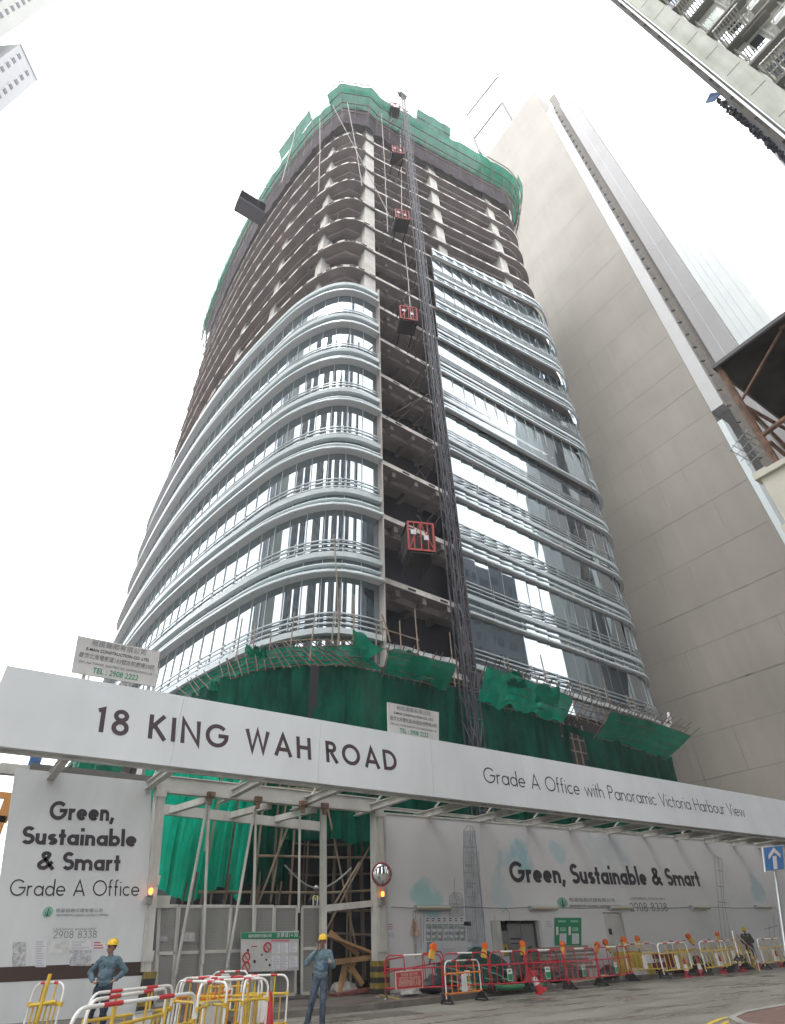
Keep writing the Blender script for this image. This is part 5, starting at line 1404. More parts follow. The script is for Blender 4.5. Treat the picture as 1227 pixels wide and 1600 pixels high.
# left background: orange site crane frame, blue skip, dark hoarding, tree
cr = thing('crane_frame', 'orange lattice crane frame behind the left hoarding panel', 'crane', (-2, 46, 0))
mb = MB()
for z in (9.3, 8.0, 6.4):
    mb.bx(-12, 1.9, 45, 45.35, z, z+.35)
for i in range(6): x = -11+i*2.4; mb.beam((x, 45.17, 6.5), (x+1.2, 45.17, 9.4), .2, .2); mb.beam((x+1.2, 45.17, 9.4), (x+2.4, 45.17, 6.5), .2, .2)
for x in (-10, 1.3): mb.bx(x, x+.5, 45, 45.5, 0, 9.3)
mb.build('truss', mat('crane_orange', (.62, .26, .05), .5), cr)
mb = MB(); mb.bx(-4, 1.6, 44.4, 45.8, 5.7, 6.35); mb.build('walkway', mat('crane_blue', (.10, .20, .36), .5), cr)
settle(cr)
bk = thing('site_shed', 'dark site shed at the far left edge behind the hoarding', 'shed', (-3, 40, 0))
mb = MB(); mb.bx(-9, 1.9, 38, 44, 0, 4.3); mb.build('wall', M_dark, bk)
mb = MB(); mb.prism([(-9.2, 37.7), (2.1, 37.7), (2.1, 44.3), (-9.2, 44.3)], 4.3, 4.5); mb.build('roof', M_dark, bk); settle(bk)
tr = thing('small_tree', 'small green tree showing between the canopy and the left hoarding panel', 'tree', (4.3, 33, 0))
mb = MB(); mb.tube([(4.3, 33, 0), (4.4, 33, 4), (4.2, 33.1, 6.5)], .18, 8, r2=.07); mb.tube([(4.35, 33, 4.5), (3.4, 33, 7)], .06, 6); mb.tube([(4.35, 33, 5), (5.3, 33, 7.4)], .06, 6); mb.build('trunk', M_bamd, tr)
mb = MB()
for i in range(1500):
    a, b, r = random.uniform(0, 2*PI), random.uniform(-1, 1), random.random()**.4
    p = Vector((4.3+math.cos(a)*2.1*r*math.sqrt(1-b*b), 33+math.sin(a)*1.6*r, 7.4+b*1.9*r))
    if noise.noise(p*.9) < -.12: continue
    q = Matrix.Rotation(random.uniform(0, 6), 3, Vector((random.uniform(-1, 1), random.uniform(-1, 1), random.uniform(-1, 1))).normalized())
    s = random.uniform(.06, .13); mb.quad(*[p+q @ Vector(v) for v in ((-s, 0, 0), (0, -s*.6, 0), (s*1.3, 0, 0), (0, s*.6, 0))])
mb.build('crown', mat('leaf', (.05, .10, .045), .7, var=.5, scale=2), tr); settle(tr)

# =================================================================== BEHIND THE GATE
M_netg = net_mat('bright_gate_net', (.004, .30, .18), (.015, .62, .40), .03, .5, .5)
sn = thing('scaffold_netting', 'bright green net draped in heavy folds behind the left half of the gate', 'netting', (8, 25.5, 3))
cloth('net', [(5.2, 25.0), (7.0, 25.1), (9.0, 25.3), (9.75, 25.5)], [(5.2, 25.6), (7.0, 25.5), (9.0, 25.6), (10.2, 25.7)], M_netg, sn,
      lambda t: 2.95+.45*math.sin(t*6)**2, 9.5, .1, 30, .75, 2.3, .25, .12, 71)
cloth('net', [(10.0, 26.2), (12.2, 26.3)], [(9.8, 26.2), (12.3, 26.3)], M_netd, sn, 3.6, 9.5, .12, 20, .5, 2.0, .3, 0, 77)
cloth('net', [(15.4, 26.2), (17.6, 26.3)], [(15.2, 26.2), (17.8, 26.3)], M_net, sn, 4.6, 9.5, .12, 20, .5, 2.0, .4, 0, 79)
settle(sn)
sc_ = thing('bamboo_scaffold', 'open bamboo scaffold of poles and ledgers behind the right half of the gate', 'scaffold', (14, 26, 0))
random.seed(11)
for i, x in enumerate([8.2, 9.1, 10.2, 11.0, 11.9, 12.5, 13.1, 13.9, 14.6, 15.3, 16.1, 16.9]):
    for y in (25.2, 26.6):
        mb = MB(); mb.tube([(x+random.uniform(-.15, .15), y, .1), (x+random.uniform(-.1, .1), y+.05, 4), (x+random.uniform(-.15, .15), y, 9.3)], .05, 6)
        mb.build('pole', M_bamboo if (i+int(y)) % 2 else M_bamd, sc_)
for i, z in enumerate([1.9, 2.8, 3.35, 4.1, 4.6, 5.3, 5.9, 6.6, 7.2, 8.0]):
    y = 25.1+(i % 2)*1.6
    mb = MB(); mb.tube([(10.2 if z > 3.6 else 8, y, z+random.uniform(-.15, .15)), (13.5, y, z+random.uniform(-.1, .1)), (17, y, z+random.uniform(-.15, .15))], .045, 6)
    mb.build('ledger', M_bamboo if i % 3 else M_bamd, sc_)
for a, b in (((12.4, 25, .5), (15.6, 25, 5.2)), ((10.2, 25, 2.4), (12.0, 25, 7.2)), ((15, 25, 1), (12.8, 25, 8)), ((11, 25.2, 3), (11.4, 25.2, 7.5)), ((13.4, 24.7, 2.6), (14.8, 24.7, 4.4))):
    mb = MB(); mb.tube([a, b], .045, 6); mb.build('brace', M_bamboo, sc_)
for i in range(8):
    mb = MB(); x = 7.2+i*.55; mb.tube([(x, 24.9, .2), (x+random.uniform(-.3, .3), 24.95, 3.6+random.uniform(-.5, .4))], .04, 6); mb.build('pole', M_bamd, sc_)
settle(sc_)
p = atY(548, 1385, 24.6)
mb = MB(); mb.tube([(11.3+.35*i, 24.8, 4.2-.35*math.sin(i*PI/9)*2.2) for i in range(10)], .03, 6); o = mb.build('hose', M_rail); tag(o, 'pale hose sagging across the bamboo scaffold', 'hose')
# timber debris in the right bay
def plank(a, b, w_, t_, lab_, m=M_wood, name='timber_plank', grp='timber by the gate'):
    mb = MB(); mb.beam(a, b, w_, t_); o = mb.build(name, m); tag(o, lab_, 'plank', grp); return o
P2 = lambda x, y, Y: atY(x, y, Y)
plank(P2(512, 1462, 22.9), P2(583, 1490, 22.6), .5, .08, 'broad brown plank sloping down to the right gate post')
plank(P2(516, 1456, 23.2), P2(560, 1492, 23.0), .12, .14, 'narrow beam on top of the broad sloping plank')
tt = thing('timber_trestle', 'rough A shaped timber trestle beside the right gate post', 'trestle', (13, 22.6, .15))
for a, b in (((540, 1505), (530, 1552)), ((544, 1505), (566, 1538)), ((523, 1503), (583, 1496)), ((553, 1502), (545, 1520))):
    mb = MB(); mb.beam(P2(*a, 22.7), P2(*b, 22.7), .16, .16, (0, 1, 0)); mb.build('leg' if a[0] < 550 else 'strut', M_wood, tt)
mb = MB(); mb.beam(P2(523, 1504, 22.6), P2(585, 1495, 22.5), .2, .14); mb.build('top_rail', M_wood, tt); settle(tt)
plank(P2(520, 1556, 22.4), P2(576, 1545, 22.7), .5, .1, 'reddish board lying flat on the ground under the trestle', mat('red_board', (.20, .07, .05), .8, var=.3))
def lump(name, lb, cat, c, rad, m, seed, grp=None, flat_=True, rz=0):
    mb = MB(); mb.ell((0, 0, 0), (1, 1, 1), n=18, h=12)
    v = []
    for q in mb.v:
        q = Vector(q); n_ = 1+.35*noise.noise(q*1.7+Vector((seed, 0, 0)))+.15*noise.noise(q*4+Vector((0, seed, 0)))
        q = Vector((q.x*rad[0], q.y*rad[1], q.z*rad[2]))*n_
        if q.z < 0: q.z *= .35
        v.append(tuple(q))
    zm = min(q[2] for q in v); mb.v = [(q[0], q[1], q[2]-zm) for q in v]
    o = mb.build(name, m, smooth=True); o.location = c; o.rotation_euler = (0, 0, rz); tag(o, lb, cat, grp); return o
M_pls = mat('crumpled_plastic', (.40, .38, .36), .4, var=.3, scale=4)
M_blk = mat('black_sack', (.02, .02, .023), .35)
lump('rubble_bag', 'pale crumpled bag of rubble under the timber trestle', 'bag', (13.1, 22.9, .15), (.5, .3, .3), M_pls, 1)
lump('rubble_bag', 'black rubbish bag right of the timber trestle', 'bag', (14.0, 23.1, .15), (.35, .25, .3), M_blk, 2)
# dark ground heap inside the gate
lump('debris_heap', 'low dark heap of debris inside the gate opening', 'debris', (9, 25.5, 0), (3.0, .8, 1.2), M_site, 5)

# =================================================================== ARROW SIGN
Ys = 8.9
pt, pb_ = atY(1208.5, 1343, Ys), atY(1227, 1478, Ys); dv = (pt-pb_)/(pt.z-pb_.z)
ft0 = pb_+dv*(.13-pb_.z)
sg = thing('road_sign', 'blue road sign with a white upward arrow on a grey pole', 'road sign', ft0)
mb = MB(); mb.tube([ft0, pt+dv*.25], .038, 12); mb.build('pole', mat('galvanised_pole', (.34, .36, .37), .4, metal=.6), sg, smooth=True)
a, b, c, d = [atY(*q, Ys-.06) for q in ((1191.5, 1323.5), (1223.5, 1319.5), (1226.5, 1359.5), (1196, 1362.5))]
mb = MB(); mb.plate([(d.x, d.z), (c.x, c.z), (b.x, b.z), (a.x, a.z)], Ys-.06, Ys-.04); mb.build('border', M_wpl, sg)
def bl(u, v): p = a.lerp(b, u); q = d.lerp(c, u); r = p.lerp(q, v); return (r.x, r.z)
mb = MB(); mb.plate([bl(.04, .96), bl(.96, .96), bl(.96, .04), bl(.04, .04)], Ys-.068, Ys-.061); pn = mb.build('panel', mat('sign_blue', (.03, .20, .55), .35), sg)
mb = MB()
mb.plate([bl(.42, .93), bl(.60, .93), bl(.60, .42), bl(.42, .42)], Ys-.076, Ys-.07)
mb.plate([bl(.5, .08), bl(.22, .36), bl(.22, .52), bl(.5, .26)], Ys-.0775, Ys-.0715); mb.plate([bl(.5, .08), bl(.5, .26), bl(.8, .52), bl(.8, .36)], Ys-.079, Ys-.0725)
mb.build('arrow', mat('sign_white', (.78, .78, .78), .4), pn)
settle(sg)

p = atY(54, 1192, 22.6)
o = thing('junction_box', 'small blue box with a yellow cap above the left end of the hoarding panel', 'box', p)
mb = MB(); mb.box((0, 0, 0), (.34, .3, .32)); mb.box((.02, -.16, .05), (.2, .03, .08)); mb.build('body', mat('box_blue', (.05, .14, .32), .5), o)
mb = MB(); mb.box((-.12, 0, .2), (.12, .2, .08)); mb.box((.1, 0, -.3), (.08, .08, .3)); mb.build('cap', M_yel, o)

# =================================================================== BARRIERS, CONES, LAMPS
def barrier(kind, label, x0, y0, x1, y1, z, h=1.02, cat='barrier', group=None, tilt=0.0, sign=None):
    """crowd barrier from (x0,y0) to (x1,y1) on the ground"""
    L = math.hypot(x1-x0, y1-y0); rz = math.atan2(y1-y0, x1-x0)
    frame, bars, st, st2 = {'red': (M_red, M_red, M_red, M_wpl), 'yellow': (M_wpl, M_yel, M_redstripe, M_wpl), 'orange': (M_wpl, M_org, M_redstripe, M_wpl), 'allyellow': (M_yel, M_yel, M_redstripe, M_wpl)}[kind]
    t = thing({'red': 'red_barrier', 'yellow': 'yellow_barrier', 'orange': 'orange_barrier', 'allyellow': 'yellow_barrier'}[kind], label, cat, ((x0+x1)/2, (y0+y1)/2, z), rz, group)
    if tilt: t.rotation_euler = (0, tilt, rz)
    l = L/2; r = .17; rr = .021
    pts = [(-l, 0, .12), (-l, 0, h-r)]+[(-l+r-r*math.cos(a), 0, h-r+r*math.sin(a)) for a in (.3, .6, .9, 1.2, PI/2)]
    pts += [(-q[0], q[1], q[2]) for q in reversed(pts)]
    mb = MB(); mb.tube(pts, rr, 8); mb.build('frame', frame, t, smooth=True)
    mb = MB()
    if kind == 'red': mb.tube([(-l*.35, 0, h), (l*.3, 0, h)], rr+.004, 8)
    else:
        for s in (-.62, .25): mb.tube([(l*s, 0, h), (l*(s+.28), 0, h)], rr+.003, 8)
    mb.build('reflective_stripe', st2 if kind == 'red' else st, t, smooth=True)
    mb = MB(); zm = h*.7 if kind != 'red' else h*.68
    mb.tube([(-l-.02, 0, zm), (l+.02, 0, zm)], rr, 8); mb.tube([(-l-.02, 0, .24), (l+.02, 0, .24)], rr, 8)
    for s in (-1, 1):
        for zz in (zm, .24): mb.box((s*l, 0, zz), (.07, .06, .07))
    mb.build('cross_bar', bars, t)
    n = 5 if kind != 'yellow' else 6
    for i in range(n):
        x = -l+2*l*(i+1)/(n+1); mb = MB()
        top = zm if not (kind == 'red' and i in (1, 3)) and not (kind != 'red' and i in (1, 4)) else h-.02
        mb.tube([(x, 0, .24), (x, 0, top)], rr*.78, 6); mb.build('upright', bars, t)
    mb = MB()
    for s in (-1, 1):
        x = s*(l-.02)
        mb = MB(); mb.prism([(x-.04, -.26), (x+.04, -.26), (x+.04, .26), (x-.04, .26)], 0, .035)
        mb.beam((x, -.24, .03), (x, 0, .24), .05, .05, (1, 0, 0)); mb.beam((x, .24, .03), (x, 0, .24), .05, .05, (1, 0, 0)); mb.box((x, 0, .13), (.05, .28, .14))
        mb.build('foot', M_black, t)
    if sign != 'none':
        mb = MB(); w_ = .10
        if kind == 'red':
            mb.bx(-w_, w_, -.04, -.03, .30, .62); lbp = mb.build('label_plate', M_wpl, t)
            m2 = MB(); m2.bx(-w_*.9, w_*.9, -.045, -.041, .32, .48); m2.bx(-w_*.5, w_*.5, -.045, -.041, .54, .58); m2.build('label_print', M_greens, lbp)
        else:
            mb.bx(-w_*1.2, w_*1.2, -.045, -.03, .26, .70); mb.build('label_plate', M_wpl, t)
    return t
# red row along the kerb
def gp(x, y, z=0.14): p = atZ(x, y, z); return (p.x, p.y)
redrow = [((603, 1560, 693, 1557), 'red barrier by the striped post, with the PLEASE USE THE OPPOSITE WALKWAY sign'),
          ((696, 1556, 768, 1552), 'red barrier in front of the green net bundle, half hidden by the orange one'),
          ((771, 1553, 827, 1549), 'red barrier in front of the cabinet recess, right of the green net bundle'),
          ((830, 1549, 888, 1545), 'red barrier in front of the green notice board, next to the toppled cone'),
          ((891, 1546, 939, 1540), 'red barrier left of the door, with a plank under it'),
          ((941, 1540, 991, 1533), 'red barrier in front of the door, last of the red row')]
reds = []
for (q, lb) in redrow:
    a, b = gp(q[0], q[1], .14), gp(q[2], q[3], .14); reds.append((a, b)); barrier('red', lb, *a, *b, .14, 1.08, group='red barriers along the kerb')
barrier('red', 'red barrier leaning askew behind the walkway sign barrier', 13.9, 21.3, 16.3, 21.0, .14, 1.05, group='red barriers along the kerb', tilt=-.09)
barrier('red', 'red barrier standing behind the one by the green notice board', 20.6, 20.9, 22.3, 21.1, .14, 1.0, group='red barriers along the kerb', sign='none')
# sign plate on the first red barrier
a, b, c, d = [atY(*q, 18.75) for q in ((617.5, 1518.5), (660, 1514.5), (661.5, 1543.5), (619, 1547.5))]
ws = thing('walkway_sign', 'red sign plate reading PLEASE USE THE OPPOSITE WALKWAY on the first red barrier', 'sign', (c+d)/2)
mb = MB(); mb.plate([(d.x, d.z), (c.x, c.z), (b.x, b.z), (a.x, a.z)], 18.75, 18.77); mb.build('border', mat('sign_cream', (.55, .48, .38), .6), ws)
def wl_(u, v): p = a.lerp(b, u); q = d.lerp(c, u); return p.lerp(q, v)
mb = MB(); mb.plate([(wl_(u, v).x, wl_(u, v).z) for u, v in ((.03, .95), (.97, .95), (.97, .05), (.03, .05))], 18.742, 18.749); pl_ = mb.build('panel', mat('sign_red', (.38, .03, .035), .5), ws)
ang = math.atan2(c.z-d.z, c.x-d.x)
for tx, v, sz, wd in (('PLEASE USE THE', .28, .10, .6), ('OPPOSITE WALKWAY', .48, .10, .8), ('請使用對面行人路', .80, .17, .8)):
    q = wl_(.5, v); font_text(tx, sz, (q.x, 18.735, q.z), mat('cream_print', (.55, .42, .34), .7), pl_, width=(b.x-a.x)*wd, rot=(PI/2, -ang, 0), bold=0)
settle(ws)
# orange barrier in front
a, b = gp(706, 1572, 0), gp(757, 1564, 0)
barrier('orange', 'orange barrier with a white frame standing on the road in front of the red row', 14.1, 18.2, 15.75, 18.45, 0, 1.04, sign='x')
# yellow barriers to the right
yl = [((985, 1528, 1038, 1524), .14, 'yellow', 'yellow barrier next to the last red one, with a maroon board behind it', 0),
      ((1040, 1529, 1085, 1524), .14, 'yellow', 'yellow barrier below the phone number, left of the pair of road cones', 0),
      ((1062, 1520, 1105, 1516), .14, 'yellow', 'yellow barrier behind the pair of road cones', 0),
      ((1106, 1524, 1146, 1519), .14, 'yellow', 'yellow barrier with a tall orange lamp on it, right of the pair of cones', 0),
      ((1138, 1517, 1166, 1514), .14, 'yellow', 'yellow barrier just left of the worker in the green vest', 0),
      ((1162, 1519, 1186, 1513), .14, 'yellow', 'yellow barrier tilted over in front of the worker in the green vest', .22),
      ((1198, 1515, 1232, 1510), .14, 'yellow', 'yellow barrier at the right edge by the arrow sign pole', 0)]
for (q, z, k, lb, tl) in yl:
    a, b = gp(q[0], q[1], z), gp(q[2], q[3], z); barrier(k, lb, *a, *b, z, 1.12, group='yellow barriers right of the door', tilt=tl)
for i, (x0, y0, x1, y1, lb) in enumerate(((26.8, 21.4, 29.2, 21.5, 'yellow barrier at the back, close to the hoarding wall behind the maroon board'), (30.2, 21.4, 32.8, 21.5, 'yellow barrier at the back, close to the wall left of the tall orange lamp'), (33.4, 21.4, 36.2, 21.5, 'yellow barrier at the back, close to the wall behind the row of cones'))):
    barrier('yellow', lb, x0, y0, x1, y1, .14, 1.15, group='yellow barriers right of the door')
mb = MB(); pA, pB = atZ(990, 1525, .14), atZ(1034, 1520, .14)
o = thing('maroon_board', 'maroon board with faint white lettering among the yellow barriers', 'board', (pA+pB)/2)
mb.plate([(28.0, .35), (29.9, .35), (29.9, .86), (28.0, .86)], 20.72, 20.76); bdm = mb.build('panel', mat('maroon', (.12, .012, .03), .6), o); font_text('DANGER', .2, (28.6, 20.71, .55), M_wpl, bdm, width=.9); settle(o)
yb = thing('water_barrier', 'dull yellow plastic water barrier beside the last red barrier', 'barrier', (26.6, 20.9, .14))
mb = MB(); mb.bx(25.9, 28.2, 20.75, 21.05, .14, 1.0); mb.bx(26.0, 28.0, 20.7, 20.75, .3, .5); mb.bx(26.2, 27.0, 20.72, 20.75, .65, .85)
mb.build('body', mat('dull_yellow', (.42, .30, .05), .6, var=.25), yb); mb = MB(); mb.bx(27.4, 28.1, 20.68, 20.7, .55, .98); mb.build('paper_panel', M_paper, yb); settle(yb)

# near-left cluster of yellow and white barriers
near = [('yellow', (1.6, 8.65, 3.45, 10.2), 'yellow barrier nearest the camera at the lower left, cut by the frame'),
        ('yellow', (2.0, 9.95, 3.55, 11.95), 'yellow barrier second from the camera, its white rail just above the nearest'),
        ('yellow', (2.35, 11.7, 3.95, 12.95), 'yellow barrier in front of the worker with hands on hips, third from the camera'),
        ('yellow', (4.55, 14.7, 4.85, 12.7), 'yellow barrier running away from the camera in the middle of the left cluster'),
        ('yellow', (4.2, 12.3, 5.5, 14.4), 'yellow barrier with a tall white panel in the middle of the left cluster'),
        ('yellow', (5.05, 15.9, 6.3, 14.5), 'yellow barrier with the longest striped rail, at the back of the left cluster'),
        ('yellow', (5.25, 12.9, 6.1, 14.2), 'yellow barrier directly left of the tall red cone'),
        ('yellow', (6.25, 15.5, 6.95, 14.6), 'yellow barrier right of the tall red cone, rightmost of the left cluster'),
        ('yellow', (4.75, 13.9, 6.0, 13.5), 'yellow barrier crossing the middle of the left cluster'),
        ('orange', (4.9, 15.6, 6.4, 16.6), 'orange barrier at the back of the left cluster behind the long striped rail'),
        ('orange', (5.0, 14.6, 6.2, 15.2), 'orange barrier in the middle of the left cluster'),
        ('yellow', (6.9, 19.3, 7.7, 18.7), 'small looking yellow barrier furthest back on the left, close to the gate leaves')]
for i_, (k, q, lb) in enumerate(near): barrier(k, lb, *q, 0, 1.04, group='barriers clustered at the lower left', sign='none' if i_ in (1, 2, 3, 5, 8) else None)
fb = barrier('yellow', 'folded yellow barrier stood alone at the far lower left', 2.15, 16.2, 2.62, 15.65, 0, 1.08, group='barriers clustered at the lower left', sign='none')
mb = MB(); mb.tube([(-.02, -.08, .1), (0, -.08, 1.22)], .035, 8); mb.tube([(-.3, -.05, .74), (.3, -.07, .8)], .03, 8); mb.build('cross_bar', M_yel, fb)
for (px, py, zt, rz, lb) in ((330, 1568, .74, .6, 'plain white panel standing in the middle of the left barrier cluster'), (224, 1583, .74, .7, 'plain white panel on the nearest barrier at the lower left')):
    p = atZ(px, py, zt); o = thing('white_panel', lb, 'panel', (p.x, p.y, 0), rz); mb = MB(); mb.bx(-.22, .22, -.02, .02, .1, zt); mb.build('sheet', M_wpl, o); mb = MB(); mb.bx(-.24, .24, -.03, .03, zt, zt+.03); mb.build('edge_strip', M_rail, o)

# cones
M_cred = mat('cone_red', (.45, .025, .035), .45, var=.15, scale=4)
def cone_at(first, x, y, z, label, tilt=None, s=1.0, rz=0):
    if first is None:
        t = thing('traffic_cone', label, 'traffic cone', (0, 0, 0), 0, 'red and white road cones along the kerb')
        mb = MB(); mb.lathe([(.145, .035), (.105, .24)], n=20); mb.lathe([(.068, .46), (.028, .70), (0, .71)], n=20); mb.build('body', M_cred, t, smooth=True)
        mb = MB(); mb.lathe([(.105, .24), (.068, .46)], n=20); mb.build('reflective_sleeve', M_wpl, t, smooth=True)
        mb = MB(); mb.prism([(-.2, -.14), (-.14, -.2), (.14, -.2), (.2, -.14), (.2, .14), (.14, .2), (-.14, .2), (-.2, .14)], 0, .04); mb.build('base', M_cred, t)
    else: t = copy_tree(first, label)
    t.location = (x, y, z); t.scale = (s,)*3; t.rotation_euler = tilt or (0, 0, rz)
    return t
c0 = None
for i, (px, py, lb) in enumerate(((1017, 1524, 'red and white cone in front of the maroon board, leftmost standing one'), (1076, 1527, 'red and white cone, left one of the close pair below the phone number'), (1097, 1525, 'red and white cone, right one of the close pair below the phone number'),
        (1132, 1521, 'red and white cone in front of the barrier with the tall orange lamp'), (1161, 1518, 'red and white cone left of the tilted yellow barrier'), (1188, 1514, 'red and white cone in front of the worker in the green vest'), (1220, 1511, 'red and white cone at the foot of the arrow sign, rightmost'))):
    p = atZ(px, py, .0); c = cone_at(c0, p.x, p.y, 0.0, lb, s=1.0 if i else 1.0, rz=i*.7); c0 = c0 or c
cone_at(c0, 18.6, 18.6, .05, 'toppled red and white cone leaning on the red barriers', tilt=(R(-8), R(-24), 0), s=1.05)
p = gp(421, 1603, 0)
cc = thing('traffic_cone', 'tall plain red cone at the right end of the left barrier cluster', 'traffic cone', (6.38, 14.2, 0))
mb = MB(); mb.lathe([(.15, .04), (.035, .74), (.03, .80), (0, .81)], n=20); mb.build('body', M_cred, cc, smooth=True); mb = MB(); mb.bx(-.2, .2, -.2, .2, 0, .05); mb.build('base', M_black, cc)
# hazard lamps on the barriers
def lamp_at(first, p, lb, tilt=0.0, s=1.0):
    if first is None:
        t = thing('hazard_lamp', lb, 'lamp', (0, 0, 0), 0, 'orange hazard lamps on the barriers')
        mb = MB(); mb.lathe([(0, -.09), (.12, -.09), (.135, 0), (.12, .09), (0, .09)], (0, 0, .34), 16, Matrix.Rotation(PI/2, 3, 'X')); mb.build('lens', M_lamp, t, smooth=True)
        mb = MB(); mb.box((0, 0, .08), (.2, .16, .26)); mb.prism([(-.1, -.08), (.1, -.08), (.06, .08), (-.06, .08)], .21, .26); mb.build('battery_box', mat('lamp_yellow', (.62, .36, .06), .45), t)
        mb = MB(); mb.box((0, .05, -.1), (.04, .04, .2)); mb.build('clip', M_black, t)
    else: t = copy_tree(first, lb)
    t.location = p; t.rotation_euler = (0, tilt, random.uniform(-.5, .5)); t.scale = (s*.85,)*3; return t
l0 = None
for i, (px, py, Y, tl, lb) in enumerate(((674, 1496, 19.0, .35, 'orange hazard lamp leaning at the right end of the walkway sign barrier'), (756, 1494, 19.4, .25, 'orange hazard lamp above the green net bundle'), (817, 1490, 19.6, .1, 'orange hazard lamp in front of the cabinet recess'),
        (881, 1490, 19.7, .15, 'orange hazard lamp below the green notice board'), (879.5, 1492, 21.2, .05, 'orange hazard lamp on the barrier at the back below the green notice board'), (976, 1481, 20.3, .12, 'orange hazard lamp in front of the door'),
        (999, 1479, 20.6, 0, 'orange and yellow hazard lamp just right of the door'), (1082, 1472, 20.6, -.6, 'orange and yellow hazard lamp tipped over below the phone number'), (1124, 1470, 20.6, 0, 'tall upright orange hazard lamp right of the cone pair'), (932, 1487, 20.9, .6, 'faded hazard lamp fallen over left of the door'), (952, 1483, 21.0, -.5, 'faded hazard lamp slumped in front of the door'))):
    if i == 4: continue
    p = atY(px, py, Y); l = lamp_at(l0, p, lb, tl); l0 = l0 or l

# clutter behind the red row
M_tarp = mat('dark_green_bundle', (.005, .045, .035), .8, var=.5, scale=3, bump=.8, bscale=5)
gb_ = lump('net_bundle', 'large dark green bundle of rolled netting behind the red barriers', 'bundle', (17.3, 20.6, .14), (1.8, .6, .78), M_tarp, 3)
mb = MB()
for i in range(16):
    a = random.uniform(-1.3, 1.4); z = random.uniform(.2, .75)
    mb.tube([(17.3+a-.35, 19.95+z*.25, z+.12), (17.3+a, 19.9+z*.25, z+.05), (17.3+a+.4, 19.98+z*.25, z-.06)], .02, 5)
o = mb.build('binding_cord', mat('cord_pale', (.10, .35, .30), .7)); tag(o, 'pale cords tied across the dark green bundle of netting', 'cord')
for i in range(4):
    mb = MB(); mb.tube([(16.2, 19.7-.1*i, .2+.05*i), (17.6, 19.5-.08*i, .2), (19.0+.3*i, 19.7, .17)], .07, 8)
    o = mb.build('hose', mat('hose_%d' % (i % 2), [(.5, .42, .03), (.02, .16, .07)][i % 2], .5), smooth=True); tag(o, ['thick yellow hose lying nearest the kerb behind the red barriers', 'thick green hose lying between the two yellow hoses', 'thick yellow hose lying behind the green one', 'thick green hose lying furthest back against the bundle'][i], 'hose', 'hoses by the kerb')
for i, (x, y, rx, rz_, m, lb) in enumerate(((15.0, 20.1, .5, .35, M_blk, 'black sack at the foot of the orange barrier'), (14.0, 20.0, .35, .18, M_pls, 'pale flat bag under the walkway sign'), (16.2, 19.7, .3, .18, M_pls, 'small pale bag right of the orange barrier'), (20.2, 20.5, .55, .3, mat('red_bag', (.35, .05, .06), .6, var=.4), 'red and white bag behind the toppled cone'),
        (21.6, 20.5, .5, .28, M_blk, 'black sack behind the barrier left of the door'), (24.6, 20.5, .6, .3, M_blk, 'black sack under the last red barrier'), (26.4, 20.4, .6, .22, M_pls, 'pale plastic sheet heap on the kerb before the maroon board'), (30.3, 20.9, .7, .35, M_pls, 'pale sack behind the close pair of cones'),
        (32.0, 21.0, .5, .4, M_blk, 'black sack right of the close pair of cones'), (34.2, 21.0, .6, .4, M_pls, 'pale sack behind the cone before the tall orange lamp'), (36.3, 21.0, .5, .35, M_blk, 'black sack behind the tilted yellow barrier'), (41.4, 21.3, .5, .5, mat('dark_green_sack', (.02, .12, .05), .7, var=.4), 'dark green sack right of the worker in the green vest'), (19.0, 20.9, .5, .3, M_wood2, 'brown dirt heap in front of the cabinet recess'))):
    lump('sack', lb, 'sack', (x, y, .14), (rx, .3, rz_), m, i*2.3, 'sacks and bags behind the barriers', rz=random.uniform(-.3, .3))
for i, lb in enumerate(('bottom plank of the pile below the green notice board', 'second plank from the bottom of the pile below the green notice board', 'third plank of the pile below the green notice board', 'fourth plank of the pile below the green notice board, jutting left', 'fifth plank of the pile below the green notice board', 'topmost plank of the pile below the green notice board')):
    z = .5+.14*i; o = plank((20.6+.25*math.sin(i*2.1), 21.25, z), (24.6+.3*math.cos(i*1.7), 21.3, z+.03), .3, .07, lb, M_wood2 if i % 2 else mat('grey_timber', (.16, .14, .12), .8, var=.3), grp='planks piled by the wall')
mb = MB(); mb.box((20.9, 21.3, .3), (.25, .4, .32)); mb.box((24.0, 21.3, .3), (.25, .4, .32)); o = mb.build('timber_support', M_wood2); tag(o, 'pair of timber blocks under the plank pile', 'timber block')
plank((21.0, 19.5, .2), (23.0, 19.3, .32), .35, .05, 'pale board lying on the kerb under the red barrier left of the door', mat('pale_board', (.36, .30, .20), .7, var=.2))
mb = MB()
for i in range(70):
    x = random.uniform(12.5, 38); y = 19.2+(x-12)*.05+random.uniform(-.1, 1.6); s_ = random.uniform(.03, .1)
    mb.box((x, min(y, 21.6), .16), (s_*1.6, s_, s_*.7), rz=random.uniform(0, 3))
o = mb.build('gravel', mat('rubble_bits', (.26, .24, .22), .8, var=.5, scale=5)); tag(o, kind='stuff')

